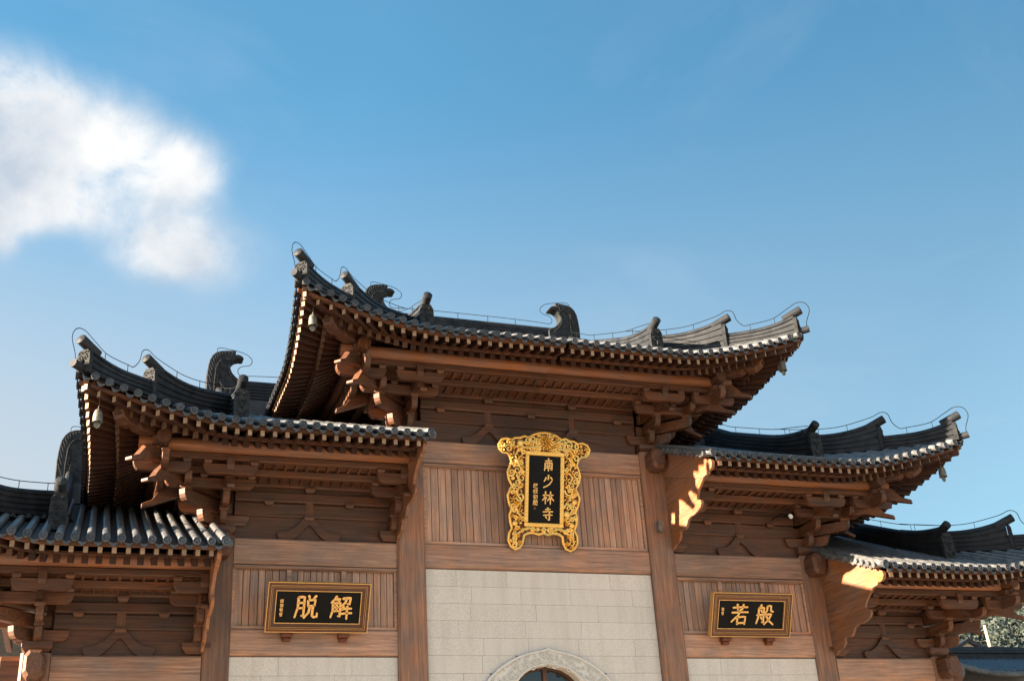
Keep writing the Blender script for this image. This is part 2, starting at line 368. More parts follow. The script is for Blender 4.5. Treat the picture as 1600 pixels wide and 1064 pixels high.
def spiral_pts(cx, cz, r0, turns, ph, sgn, n=14):
    return [(cx+r0*(1-k/n*.85)*math.cos(ph+sgn*2*PI*turns*k/n), cz+r0*(1-k/n*.85)*math.sin(ph+sgn*2*PI*turns*k/n)) for k in range(n+1)]
for k in range(-17,18):
    th = k*.062; 
    for r in (1.42,1.53,1.63):
        rr = r+rnd.uniform(-.03,.03)
        cx, cz = rr*math.sin(th+rnd.uniform(-.02,.02)), 4.1+rr*math.cos(th)-.02*abs(th)
        cm.tube([(x,.008,z) for x,z in spiral_pts(cx,cz,rnd.uniform(.035,.06),1.1,rnd.uniform(0,6),rnd.choice((-1,1)),9)], .014, 4)
stuff(cm.build('scroll_carving', CARVE, sw, smooth=True))
gl = MB()
for s in (-1,1):
    MB().box(*sorted((s*.045,s*1.08)),.30,.31,0.02,5.55).build('glass_pane', GLASS, sw)
MB().box(-.045,.045,.25,.315,0.02,5.56).build('window_mullion', BZ, sw)
win_rim = MB()
rings = [[(x*1.0,.30,z),(x*.94,.30,z-.04),(x*.94,.26,z-.04),(x*1.0,.26,z)] for x,z in full_i if z > .5]
win_rim.loft(rings); win_rim.build('window_frame', BZ, sw)

# timber bays ---------------------------------------------------------------
def plank_bay(x0, x1, zb, zt, splits, w, seed):
    rnd = random.Random(seed)
    pf = MB(); yf = .04; fr = .055
    pf.box(x0,x1,yf,.2,zt-.07,zt); pf.box(x0,x1,yf,.2,zb,zb+.05)
    pf.box(x0,x0+fr,yf,.2,zb+.05,zt-.07); pf.box(x1-fr,x1,yf,.2,zb+.05,zt-.07)
    for sx in splits: pf.box(sx-.045,sx+.045,yf-.005,.2,zb+.05,zt-.07)
    pf.box(x0,x1,.15,.3,zb,zt)
    p = pf.build('plank_panel', WX, gate)
    edges = [x0+fr]+[e for sx in splits for e in (sx-.045,sx+.045)]+[x1-fr]
    for a, c in zip(edges[::2], edges[1::2]):
        n = max(1, round((c-a)/w)); wd = [rnd.uniform(.8,1.2) for _ in range(n)]; t = sum(wd); x = a
        for q in wd:
            e = x+(c-a)*q/t
            d = rnd.uniform(-.006,.004)
            MB().box(x+.005,e-.005,.085+d,.149,zb+.052,zt-.072).build('plank', PLK, p, bevel=.004)
            x = e
    return p
beam('upper_beam', -2.44, 2.44, 0, .34, 9.53, 10.02)
beam('lower_beam', -2.44, 2.44, .012, .34, 7.37, 7.86)
plank_bay(-2.44, 2.44, 7.862, 9.528, [], .135, 1)
MB().box(-2.44,2.44,-.012,.05,9.465,9.526).build('beam_moulding', WX, gate, bevel=.012)
for s in (-1,1):
    a, c = sorted((s*3.016, s*6.114))
    beam('upper_beam', a, c, 0, .34, 7.33, 7.84)
    beam('lower_beam', a, c, .012, .34, 5.67, 6.16)
    m_ = (a+c)/2; wd = (c-a)
    plank_bay(a, c, 6.162, 7.328, [a+wd/3, a+2*wd/3], .125, 30+s)
    MB().box(a,c,-.012,.05,7.268,7.326).build('beam_moulding', WX, gate, bevel=.012)
    a, c = sorted((s*6.606, s*9.084))
    beam('upper_beam', a, c, 0, .34, 5.17, 5.67)
    plank_bay(a, c, 4.9, 5.168, [], .125, 40+s)

# frieze wall above the beams: boards, small blocks and inverted-V struts
def renzi(x, z, parent, W_=.56, H_=.40):
    # two curved legs rising to a block
    m = MB()
    for s in (-1,1):
        out_, in_ = [], []
        for k in range(9):
            t = k/8
            xx = .055+(W_-.055)*t; zz = H_*(1-t)**2.1
            out_.append((xx, zz+.0)); 
        up = [(x_, z_+.10+.05*t_) for (x_,z_),t_ in zip(out_, [k/8 for k in range(9)])]
        poly = [(0,H_+.10)]+[(p[0],min(p[1],H_+.10)) for p in up]+[(W_+.05,.11)]+[(W_+.0,.0)]+[(p[0]-.03,max(p[1]-.07,0)) for p in reversed(out_[1:-1])]+[(0,H_-.10)]
        m.prism([(s*u,v) for u,v in poly], lambda u,v,t:(x+u,t,z+v), .055, .125)
    m.build('inverted_v_strut', FRZ, parent)
def block(m, x, y, z0, z1, w=.16, d=.16):
    zm = z0+(z1-z0)*.55; k = .72
    m.loft([[(x-w/2*k,y-d/2*k,z0),(x+w/2*k,y-d/2*k,z0),(x+w/2*k,y+d/2*k,z0),(x-w/2*k,y+d/2*k,z0)],
            [(x-w/2,y-d/2,zm),(x+w/2,y-d/2,zm),(x+w/2,y+d/2,zm),(x-w/2,y+d/2,zm)],
            [(x-w/2,y-d/2,z1),(x+w/2,y-d/2,z1),(x+w/2,y+d/2,z1),(x-w/2,y+d/2,z1)]])
    return m
def frieze(x0, x1, bt, rz, blocks):
    f = MB().box(x0,x1,.125,.33,bt+.002,bt+1.28).build('frieze_board', FRZ, gate)
    MB().prism(beam_poly(.075,.124,bt+.445,bt+.715,.03), lambda u,v,t:(t,u,v), x0, x1).build('frieze_rail', FRZ, f)
    MB().prism(beam_poly(.05,.124,bt+.735,bt+.925,.03), lambda u,v,t:(t,u,v), x0, x1).build('frieze_rail', FRZ, f)
    MB().prism(beam_poly(.02,.124,bt+1.02,bt+1.16,.03), lambda u,v,t:(t,u,v), x0, x1).build('frieze_rail', FRZ, f)
    for x in rz:
        renzi(x, bt+.004, f)
        block(MB(), x, .075, bt+.40, bt+.475, .20, .10).build('bearing_block', BX, f)
        MB().box(x-.075,x+.075,.068,.11,bt+.476,bt+.93).build('short_post', BZ, f)
        block(MB(), x, .03, bt+.93, bt+1.03, .20, .12).build('bearing_block', BX, f)
    for x in blocks:
        block(MB(), x, .045, bt+.66, bt+.75, .18, .11).build('bearing_block', BX, f)
    return f
frieze(-2.44, 2.44, BT[0], [-.96,.96], [-2.02,2.02,-.0])
for s in (-1,1):
    a, c = sorted((s*3.0, s*6.13)); xm = s*4.72
    frieze(a, c, BT[1], [xm], [xm-.78, xm+.78])
    a, c = sorted((s*6.6, s*9.1)); xm = s*8.0
    frieze(a, c, BT[2], [xm], [xm-.72, xm+.72])

# bracket sets --------------------------------------------------------------
def gong_poly(l0, l1, h0, h1, r0=True, r1=True):      # long arm, lower corners rounded
    r = min(.13, (l1-l0)/2); hh = (h1-h0)*.92
    p = []
    def arc(c, s):
        return [(c+s*r*math.sin(t*PI/2)-0, h0+hh*(1-math.cos(t*PI/2))) for t in (0,.25,.5,.75,1)]
    left = arc(l0+r, -1) if r0 else [(l0,h0)]
    right = arc(l1-r, 1) if r1 else [(l1,h0)]
    p = list(reversed(left))+right+[(l1,h1),(l0,h1)]
    return p
def ang_poly(l0, h0, h1, lt, ht):       # beaked slanting arm
    return [(l0,h0),(lt-.62,h0),(lt-.02,ht-.035),(lt,ht-.02),(lt,ht+.03),(lt-.18,ht+.115),(lt-.38,h1),(l0,h1)]
def bracket_set(cx, s, bt, half=None, side=True, inner=True):
    """s: outward sign of the corner; half: only outward/inward part beside a taller bay"""
    cap = MB(); w0, w1 = .17, .25
    cap.loft([[(cx-w0,CY-w0,bt+.03),(cx+w0,CY-w0,bt+.03),(cx+w0,CY+w0,bt+.03),(cx-w0,CY+w0,bt+.03)],
              [(cx-w1,CY-w1,bt+.13),(cx+w1,CY-w1,bt+.13),(cx+w1,CY+w1,bt+.13),(cx-w1,CY+w1,bt+.13)],
              [(cx-w1,CY-w1,bt+.23),(cx+w1,CY-w1,bt+.23),(cx+w1,CY+w1,bt+.23),(cx-w1,CY+w1,bt+.23)]])
    root = cap.build('bracket_set', BX, gate, bevel=.008)
    faces = [lambda a,o,h: (cx+s*a, CY-o, bt+h)]
    if side: faces.append(lambda a,o,h: (cx+s*o, CY-a, bt+h))
    diag = lambda a,o,h: (cx+s*(o+a)*.7071, CY-(o-a)*.7071, bt+h)
    T = .062
    for fi, F in enumerate(faces):
        mo, ma = (BY, BX) if fi == 0 else (BX, BY)
        def out_arm(name, poly, t=T, FF=F, mat=None):
            MB().prism(poly, lambda u,v,q: FF(q,u,v), -t, t).build(name, mat or mo, root, bevel=.007)
        def cross_arm(poly, o, t=T):
            MB().prism(poly, lambda u,v,q: F(u,q,v), o-t, o+t).build('bracket_arm', ma, root, bevel=.007)
        def blk(a, o, h0, h1, w=.17, FF=F):
            k = .7; hm = h0+(h1-h0)*.5
            MB().loft([[FF(a+i*w/2*q, o+j*w/2*q, h) for i,j in ((-1,-1),(1,-1),(1,1),(-1,1))] for h,q in ((h0,k),(hm,1),(h1,1))]).build('bearing_block', ma, root, bevel=.005)
        # stacked outward arms
        out_arm('bracket_arm', gong_poly(-.2,.44,.22,.445,False,True)); blk(0,.36,.446,.53)
        out_arm('bracket_arm', gong_poly(-.2,.80,.485,.705,False,True)); blk(0,.72,.706,.79)
        out_arm('slanted_arm', ang_poly(-.1,.775,1.0,1.46,.59), .066)
        blk(0,1.15,.985,1.045,.15)
        out_arm('bracket_arm', [(.4,1.03),(.62,1.0),(1.1,.955),(1.18,.94),(1.24,.97),(1.27,1.04),(1.27,1.20),(.4,1.20)], .07)
        lo = -.50 if inner else -.05
        lo2 = -.52 if inner else -.05
        hi = .50 if half is None else .5
        # arms on the wall plane
        if fi == 0 and inner: cross_arm(gong_poly(-.50,.1,.235,.43,True,False), .135, .05)
        if side:
            cross_arm(gong_poly(lo2,1.12,.755,.945,True,True), .72)
            cross_arm(gong_poly(lo,.49,.872,1.066), 1.17)
            cross_arm(gong_poly(.69,1.70,.872,1.066), 1.17)
            for a in (([-.43] if inner else [])+[.40]): blk(a,1.17,1.067,1.146,.15)
            for a in (.77,): blk(a,1.17,1.067,1.146,.15)
            blk(1.60,1.17,1.067,1.146,.15)
            for a in (([-.44] if inner else [])+[.42]): blk(a,.72,.946,1.03,.15)
        else:
            cross_arm(gong_poly(-.06,.55,.755,.945,False,True), .72)
            cross_arm(gong_poly(-.06,.52,.872,1.066,False,True), 1.17)
            blk(.45,1.17,1.067,1.146,.15); blk(.46,.72,.946,1.03,.15)
            blk(.0,1.17,1.067,1.146,.14)
    if side:      # arms along the diagonal
        R2 = 1.41421
        def dg(name, poly, t):
            MB().prism(poly, lambda u,v,q: diag(q,u,v), -t, t).build(name, BX, root, bevel=.007)
        dg('bracket_arm', gong_poly(-.2,.44*R2,.22,.445,False,True), .07)
        dg('bracket_arm', gong_poly(-.2,.80*R2,.485,.705,False,True), .07)
        dg('slanted_arm', ang_poly(-.1,.775,1.0,1.49*R2,.60), .078)
        dg('slanted_arm', ang_poly(.3,1.02,1.24,1.79*R2,.875), .078)
        def dblk(o, h0, h1, w):
            MB().loft([[diag(i*w/2*q, o+j*w/2*q, h) for i,j in ((-1,-1),(1,-1),(1,1),(-1,1))] for h,q in ((h0,.7),((h0+h1)/2,1),(h1,1))]).build('bearing_block', BX, root)
        dblk(.74*R2,.706,.79,.2)
        dblk(1.17*R2,1.0,1.06,.2)
        # vase-shaped strut under the corner beam
        MB().loft([[diag(r*math.cos(k*PI/4), 1.33*R2+r*math.sin(k*PI/4), h) for k in range(8)] for r,h in ((.085,1.235),(.115,1.27),(.07,1.31),(.07,1.42),(.10,1.50),(.12,1.56))]).build('vase_strut', BZ, root, smooth=True)
    return root
for i, cx in enumerate(COLS):
    for s in (-1,1):
        bracket_set(s*cx, s, BT[i])
for i, cx in ((1,3.10),(2,6.70)):
    for s in (-1,1): bracket_set(s*cx, s, BT[i], side=False, inner=False)

# roofs ---------------------------------------------------------------------
disc_mesh = MB()
def disc():
    m = MB(); n = 12
    prof = [(.0,.012),(.018,.016),(.022,.006),(.048,.006),(.052,.016),(.066,.016),(.070,.0),(.070,-.03)]
    rings = [[(r*math.cos(2*PI*k/n), -y, r*math.sin(2*PI*k/n)) for k in range(n)] for r,y in [(max(r,.001),y) for r,y in prof]]
    m.loft(rings)
    for k in range(8):
        a = k*PI/4; cx, cz = .035*math.cos(a), .035*math.sin(a)
        m.loft([[(cx+.010*math.cos(2*PI*j/5), -.006, cz+.010*math.sin(2*PI*j/5)) for j in range(5)],[(cx+.006*math.cos(2*PI*j/5), -.014, cz+.006*math.sin(2*PI*j/5)) for j in range(5)]])
    return m.mesh('tile_cap', CAPT)
DISC = disc()
def drip():
    m = MB(); top = []; bot = []
    for k in range(9):
        t = -1+2*k/8
        y0 = -.058*math.cos(t*PI/2)
        top.append((t*.094, y0+.004)); bot.append((t*.090, y0-.012-.040*math.cos(t*PI/2)**.8))
    poly = top+list(reversed(bot))
    m.prism(poly, lambda u,v,t:(u,t+.02,v), -.010, .010)
    return m.mesh('drip_tile', CAPT)
DRIP = drip()
SP = .236
class Roof: pass
def roof(cx, bt, x_in, free, col_i):
    """free: list of outward signs with a hipped corner; x_in: inner end (None when both ends are free)"""
    xg = cx-.13
    root_m = MB()
    def surf(s, ar, d, lift=0):       # point on the front slope
        return (s*(cx+ar), -2.3-FL*cc(ar)+d+.0, bt+1.40+RISE*cc(ar)+g(d)+lift)
    def side_surf(s, ar, d, lift=0):
        return (s*(cx+EO+FL*cc(ar)-d), CY-ar, bt+1.40+RISE*cc(ar)+g(d)+lift)
    def dmax(ar):
        if ar <= -.13: return RUN
        return max(.05, min(RUN, AC-ar-.06))
    # underlying deck (front and back slope) ------------------------------
    sgns = free
    for s in sgns:
        ars = [ -.13+ (AC+.13)*k/12 for k in range(13)]
        a_in = -cx if x_in is None else x_in-cx
        ars = [a_in, (a_in-.13)/2]+ars
        for lift, flip in ((-.05,False),):
            rows = []
            for ar in ars:
                dm = dmax(ar)
                rows.append([surf(s,ar,.02+dm*j/10,lift) for j in range(11)])
            root_m.loft(rows, cap=False, close=False)
        rows = []
        for ar in ars:      # back slope
            dm = dmax(ar); r_ = []
            for j in range(7):
                p = surf(s,ar,.02+dm*j/6,-.05); r_.append((p[0], 7.1-p[1], p[2]))
            rows.append(r_)
        root_m.loft(rows, cap=False, close=False)
        rows = []
        for k in range(33):     # hipped side slope
            ar = AC-(AC*2+7.1-2*CY+ .0)*k/32
            a_sym = ar if ar > -3.33 else -6.66-ar
            dm = min(2.87, max(.05,AC-a_sym-.06)) if a_sym > -.13 else 2.87
            r_ = []
            for j in range(6):
                d = .02+dm*j/5
                r_.append((s*(cx+EO+FL*cc(a_sym)-d), CY-ar, bt+1.35+RISE*cc(a_sym)+g(d)))
            rows.append(r_)
        root_m.loft(rows, cap=False, close=False)
    R = root_m.build('roof', PAN, gate, recalc=False)

    # timber underside --------------------------------------------------------
    def fan(ar):       # where a rafter that ends at ar on the eave crosses the purlin
        k0 = -.05
        return ar if ar < k0 else k0+(ar-k0)*(1.10-k0)/(2.52-k0)
    def line(ar, o):   # along position at distance o
        ap = fan(ar); return ap+(ar-ap)*(o-1.22)/(2.42-1.22)
    def hF(ar): return 1.18+RISE*cc(ar)*.98     # underside of a flying rafter at its tip
    def hR(ar): return 1.14+RISE*cc(ar)*.80     # underside of a rafter at its tip
    def fr(ar, o): return ar
    OT_F, OT_R = 2.42, 1.93
    for s in sgns:
        fronts = [(lambda a,o,h,s=s: (s*(cx+a), CY-o, bt+h), 'front'), (lambda a,o,h,s=s: (s*(cx+o), CY-a, bt+h), 'side')]
        for F, kind in fronts:
            if kind == 'front':
                a_in = -cx if x_in is None else x_in-cx+.10
                ar0 = a_in+(.11 if x_in is None else .17); step = .218
                n = int((2.46-ar0)/step); ars = [ar0+step*k for k in range(n+1)]
            else:
                ars = [2.46-.218*k for k in range(30)]
                if col_i == 2: ars = ars[:14]
            bx0 = ars[0]-.07 if kind == 'front' else ars[-1]-.1
            for ar in ars:
                # flying rafter
                fl = FL*cc(ar)*.9
                o1, o0 = OT_F+fl, 1.78
                h1, h0 = hF(ar), hR(ar)+.19-.07*cc(ar)
                def bar(name, o1, o0, h1, h0, w, hh):
                    p1 = Vector(F(line(ar,o1),o1,h1)); p0 = Vector(F(line(ar,o0),o0,h0))
                    d = (p1-p0); hz = Vector((d.x,d.y,0)).normalized(); sd_ = Vector((-hz.y,hz.x,0))*w/2; up = Vector((0,0,hh))
                    ro = MB().loft([[p0-sd_,p0+sd_,p0+sd_+up,p0-sd_+up],[p1-sd_,p1+sd_,p1+sd_+up,p1-sd_+up]]).build(name, WEND, R, bevel=.005)
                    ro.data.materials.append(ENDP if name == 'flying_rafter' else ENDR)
                    dn = d.normalized()
                    for pl in ro.data.polygons:
                        if pl.normal.dot(dn) > .9: pl.material_index = 1
                bar('flying_rafter', o1, o0, h1+.01, h0+.01, .08, .112)
                # rafter
                o1 = OT_R+fl*.75; h1 = hR(ar); hp = 1.535+.30*cc(ar)
                sl = (hp-h1)/(o1-1.22); o0 = -.12 if ar < .2 else 1.0
                bar('rafter', o1, o0, h1, h1+sl*(o1-o0), .105, .14)
            # boards along the eave
            A = [bx0+(2.50-bx0)*k/36 for k in range(37)]
            def strip(name, pts, mat):
                rings = [[F(a,o0,h0),F(a,o1,h0b),F(a,o1,h1b),F(a,o0,h1)] for (a,o0,o1,h0,h0b,h1b,h1) in pts]
                MB().loft(rings).build(name, mat, R)
            strip('eave_board', [(line(a,2.40+FL*cc(a)),2.37+FL*cc(a)*.9,2.46+FL*cc(a)*.9,hF(a)+.127,hF(a)+.127,hF(a)+.185,hF(a)+.185) for a in A], BX)
            strip('eave_batten', [(line(a,1.93+FL*cc(a)*.7),1.88+FL*cc(a)*.68,1.96+FL*cc(a)*.68,hR(a)+.142,hR(a)+.142,hR(a)+.20,hR(a)+.20) for a in A], BX)
            # sheathing boards seen between the rafters
            strip('sheathing', [(line(a,2.0),1.80,2.44+FL*cc(a)*.9,hR(a)+.32-.07*cc(a),hF(a)+.126,hF(a)+.14,hR(a)+.335-.07*cc(a)) for a in A], SHEA)
            rows = []
            for a in A:
                hp = 1.535+.30*cc(a); sl = (hp-hR(a))/(1.93+FL*cc(a)*.68-1.22)
                oi = -.15 if a < .15 else (-.15+ (a-.15)*.6)
                rows.append([F(line(a,o),o,hR(a)+.143+sl*(1.93+FL*cc(a)*.68-o)) for o in (1.9,1.5,1.1,.6,max(oi,-.15))])
            sh = MB(); sh.loft(rows, cap=False, close=False); sh.build('sheathing', SHEA, R, recalc=False)
            # purlin, beam under it, inner beam and the ceiling slats
            a_l = (-cx if x_in is None else x_in-cx+.12); 
            if kind == 'side': a_l = -5.0
            a_h = 1.63
            n = 12
            MB().loft([[F(a,1.22+.13*math.cos(2*PI*k/n),1.40+.13*math.sin(2*PI*k/n)) for k in range(n)] for a in (a_l,-.5 if a_l < -.6 else a_l+.01,a_h)]).build('eave_purlin', PURX if kind=='front' else BY, R, smooth=True)  # side purlins take the dark bracket wood as painted recess shade
            pu = R.children[-1] if False else bpy.context.scene.collection.objects[-1]
            pu.data.materials.append(BZ)
            for pl in pu.data.polygons:
                if len(pl.vertices) > 4: pl.material_index = 1
            MB().loft([[F(a,o,h) for o,h in ((1.11,1.15),(1.23,1.15),(1.23,1.265),(1.11,1.265))] for a in (a_l,1.42)]).build('eave_beam', BX if kind=='front' else BY, R, bevel=.012)
            MB().loft([[F(a,o,h) for o,h in ((.665,1.035),(.775,1.035),(.775,1.165),(.665,1.165))] for a in (a_l,.95)]).build('inner_beam', BX if kind=='front' else BY, R, bevel=.012)
            if kind == 'front' or col_i < 2:
                MB().loft([[F(a,o,h) for o,h in ((.70,1.19),(1.17,1.27),(1.17,1.30),(.70,1.22))] for a in (a_l,1.0)]).build('ceiling_board', BX, R)
                MB().loft([[F(a,o,h) for o,h in ((.08,1.10),(.72,1.19),(.72,1.22),(.08,1.13))] for a in (a_l,.8)]).build('ceiling_board', BX, R)
            if kind == 'front':
                k = a_l+.12
                while k < -.15:
                    if abs(k-a_l) > .1:
                        MB().loft([[F(k+q,o,h) for q,h in ((-.022,.0),(.022,.0),(.022,.05),(-.022,.05))] if False else [F(k-.024,o,hh),F(k+.024,o,hh),F(k+.024,o,hh+.05),F(k-.024,o,hh+.05)] for o,hh in ((.79,1.155),(1.10,1.215))]).build('ceiling_slat', BY, R)
                        MB().loft([[F(k-.024,o,hh),F(k+.024,o,hh),F(k+.024,o,hh+.05),F(k-.024,o,hh+.05)] for o,hh in ((.12,1.065),(.66,1.14))]).build('ceiling_slat', BY, R)
                    k += .20
        # corner beams along the diagonal
        D = lambda a,o,h,s=s: (s*(cx+(o+a)), CY-(o-a), bt+h)
        def dprism(name, poly, t, mat=BX):
            MB().prism(poly, lambda u,v,q: D(q*.7071,u,v), -t, t).build(name, mat, R, bevel=.01)
        dprism('corner_beam', [(-.2,1.90),(1.2,1.52),(1.5,1.43),(1.68,1.43),(1.76,1.49),(1.79,1.44),(1.90,1.44),(2.0,1.52),(2.05,1.64),(2.01,1.76),(1.92,1.80),(1.3,1.86),(-.2,2.25)], .125)
        dprism('corner_beam', [(1.15,1.87),(1.9,1.81),(2.25,1.83),(2.36,1.79),(2.46,1.77),(2.53,1.81),(2.53,1.92),(2.44,1.97),(1.9,1.98),(1.15,2.05)], .095)

    # tiles -------------------------------------------------------------------
    def roll_mesh(path, r=.066, nseg=6):
        m = MB(); rings = []
        # tile by tile: each slightly tapering into the next
        L = [0]
        for p, q in zip(path[:-1], path[1:]): L.append(L[-1]+(Vector(q)-Vector(p)).length)
        def at(t):
            for i in range(len(L)-1):
                if t <= L[i+1]+1e-9: 
                    k = (t-L[i])/(L[i+1]-L[i]); return Vector(path[i]).lerp(Vector(path[i+1]), k), (Vector(path[i+1])-Vector(path[i])).normalized()
            return Vector(path[-1]), (Vector(path[-1])-Vector(path[-2])).normalized()
        t = 0; tl = .27
        while t < L[-1]-1e-4:
            for tt, rr in ((t, r), (min(t+tl,L[-1])-.004, r*.975)):
                p, d = at(max(0,min(tt,L[-1])))
                sdv = d.cross(Vector((0,0,1))).normalized(); up = sdv.cross(d).normalized()
                rings.append([p+sdv*rr*math.cos(PI*k/nseg)+up*(rr*math.sin(PI*k/nseg)) for k in range(nseg+1)]+[p+sdv*-rr-up*.05, p+sdv*rr-up*.05])
            t += tl
        m.loft(rings); return m
    def pan_mesh(s, ar, dm):
        m = MB(); rings = []; d = -.02; st = .115
        hw = SP/2
        while d < dm:
            for dd, l in ((d,.0),(min(d+st,dm)-.002,-.018)):
                ring = []
                for q in (-1,-.45,.45,1):
                    p = surf(s, ar+q*hw, dd, l+(-.045 if abs(q) < .9 else .005)); p2 = surf(s, ar, dd)
                    ring.append((p[0], p2[1]+ (p[1]-p2[1]), p[2]))
                rings.append(ring)
            d += st
        m.loft(rings, cap=False, close=False); return m
    for s in sgns:
        a_in = -cx if x_in is None else x_in-cx+.05
        if x_in is None: a_in = -cx+(SP/2 if s > 0 else SP/2)
        n = int((AC-.12-a_in)/SP); rowsA = [a_in+SP*k for k in range(n+1)]
        vis = 10.75
        rest = MB()
        for ar in rowsA:
            dm = dmax(ar)
            path = [surf(s,ar,dm*k/14-.02,.02) for k in range(15)]
            mm = roll_mesh(path)
            far = cx+ar > vis
            if far:
                o = len(rest.v); rest.v += mm.v; rest.f += [tuple(i+o for i in f) for f in mm.f]
            else:
                mm.build('tile_row', TILE, R, smooth=True, recalc=False)
            p = surf(s,ar,-.045,.022)
            link('tile_cap', DISC, R, Matrix.Translation(p) @ Matrix.Rotation(-.1,4,'X'))
            # trough and drip tile to the outer side
            ap = ar+SP/2
            if ap < AC-.05:
                if not far: pan_mesh(s, ap, dmax(ap)).build('pan_row', PAN, R, recalc=False)
                p = surf(s,ap,-.02,-.005); p0 = surf(s,ap-.1,-.02); p1 = surf(s,ap+.1,-.02)
                ang = math.atan2(p1[2]-p0[2], p1[0]-p0[0]); ang = ang if s > 0 else math.atan2(p0[2]-p1[2], p0[0]-p1[0])
                link('drip_tile', DRIP, R, Matrix.Translation(p) @ Matrix.Rotation(-ang,4,'Y'))
        if rest.v: stuff(rest.build('outer_tile_rows', TILE, R, smooth=True, recalc=False))
        # side slope rows: seen only edge-on, kept as one piece
        sm = MB(); k = 0; ar = AC-.15
        while ar > -6.6+1.0:
            dm = min(2.85, max(.06,AC-ar-.06))
            mm = roll_mesh([side_surf(s,ar,dm*j/8-.02,.02) for j in range(9)], nseg=5)
            o = len(sm.v); sm.v += mm.v; sm.f += [tuple(i+o for i in f) for f in mm.f]
            p = side_surf(s,ar,-.03,.02)
            sm.loft([[(p[0]+s*dx, p[1]+.07*math.cos(2*PI*q/10), p[2]+.07*math.sin(2*PI*q/10)) for q in range(10)] for dx in (-.03,.012)])
            pa = ar-SP/2; p = side_surf(s,pa,-.02,-.005)
            pl = [(-.1,.0),(-.06,-.06),(0,-.10),(.06,-.06),(.1,0)]
            sm.loft([[(p[0]+s*dx, p[1]+u, p[2]+v) for u,v in pl+[(.05,-.01),(-.05,-.01)]] for dx in (-.012,.012)])
            ar -= SP
        stuff(sm.build('side_tile_rows', RIDGE, R, smooth=True, recalc=True))

        # ridges ----------------------------------------------------------------
        def ridge_sweep(name, pts, Hs, w=.10, courses=4):
            pts = [Vector(p) for p in pts]; rings = []
            prof = []
            for c in range(courses):
                z0, z1 = c/courses, (c+.62)/courses
                ww = w*(1.0-.06*c)
                prof += [(ww,z0),(ww,z1),(ww-.028,z1),(ww-.028,(c+1)/courses)]
            for i, p in enumerate(pts):
                d = pts[min(i+1,len(pts)-1)]-pts[max(i-1,0)]; d = Vector((d.x,d.y,0)).normalized(); sv = Vector((-d.y,d.x,0))
                Z = Vector((0,0,1)); h = Hs[i]
                top = [p+sv*(.082*math.cos(PI*k/6))+Z*(h-.01+.095*math.sin(PI*k/6)) for k in range(7)]
                rings.append([p+sv*a+Z*b_*h for a,b_ in prof]+top+[p-sv*a+Z*b_*h for a,b_ in reversed(prof)])
            return MB().loft(rings).build(name, RIDGE, R)
        def ridge_end(p, dirv, hh, name='ridge_end_tile'):
            """face tile closing a ridge, p = foot, with a demon-mask like relief, and the round end of the top tile"""
            d = Vector((dirv[0],dirv[1],0)).normalized(); sv = Vector((-d.y,d.x,0)); Z = Vector((0,0,1)); p = Vector(p)
            Q = lambda a,q,h: p+sv*a+d*q+Z*h
            m = MB()
            pol = [(-.13,0),(.13,0),(.145,hh*.5),(.135,hh*.85),(.08,hh),(-.08,hh),(-.135,hh*.85),(-.145,hh*.5)]
            m.loft([[Q(a,q,h) for a,h in pol] for q in (-.03,.045)])
            def arc_t(c0_, r0_, a0_, a1_, rad):
                m.tube([Q(c0_[0]+r0_*math.cos(a0_+(a1_-a0_)*k/6), .05, c0_[1]+r0_*math.sin(a0_+(a1_-a0_)*k/6)) for k in range(7)], rad, 5)
            for sg_ in (-1,1):
                arc_t((sg_*.055,hh*.60), .045, .3, 2.84, .015); arc_t((sg_*.07,hh*.84), .035, 0, 5.2, .012)
                m.lathe([(.004,-.016),(.018,-.008),(.02,.004),(.012,.016),(.003,.02)], Q(sg_*.055,.05,hh*.57), 7)
                arc_t((sg_*.085,hh*.30), .03, -1.5, 2.2, .012)
            arc_t((0,hh*.36), .075, 3.5, 5.9, .018); arc_t((0,hh*.24), .05, 3.4, 6.0, .012)
            m.tube([Q(0,.05,hh*.6),Q(0,.07,hh*.45),Q(0,.05,hh*.40)], [.012,.024,.02], 6)
            arc_t((0,hh*.80), .03, .2, 2.9, .014)
            m.build(name, CHI, R)
            # round tile
            t = (d*.93+Z*.34).normalized(); c0 = p+Z*(hh+.02)-d*.26; c1 = c0+t*.43
            mm = MB(); mm.tube([c0,c1], .095, 14)
            mm.tube([c1+t*.001,c1+t*.014], [.095,.078], 14); mm.tube([c1+t*.004,c1+t*.02], [.055,.03], 8)
            mm.build('ridge_cap_tile', RIDGE, R, smooth=True)
            return c1
        Zv = Vector((0,0,1))
        # sloping ridge down the front
        ys = [3.42-(3.42+1.12)*k/22 for k in range(23)]
        pts = [surf(s,-.13,y+2.3,-.02) for y in ys]; Hs = [.48+.14*max(0,(6-k)/6)+.26*max(0,(k-14)/8)**2 for k in range(23)]
        ridge_sweep('sloping_ridge', pts, Hs, .11, 5)
        tipA = ridge_end(surf(s,-.13,-1.15+2.3,-.02), (0,-1), .66)
        pathA = [Vector(p)+Zv*(h+.22) for p,h in zip(pts,Hs)]
        # corner ridge in two flights
        def dsurf(t): return (s*(cx+t), CY-t, bt+1.38+RISE*cc(t)+g(max(0,AC-t)))
        ts = [-.1+(1.50+.1)*k/14 for k in range(15)]; p1 = [dsurf(t) for t in ts]; H1 = [.40+.24*max(0,(k-6)/8)**2 for k in range(15)]
        ridge_sweep('corner_ridge', p1, H1, .10, 4)
        tipB = ridge_end(dsurf(1.53), (s,-1), .56)
        ts = [1.45+(2.62-1.45)*k/12 for k in range(13)]; p2 = [dsurf(t) for t in ts]; H2 = [.26+.16*max(0,(k-5)/7)**2 for k in range(13)]
        ridge_sweep('corner_ridge', p2, H2, .095, 3)
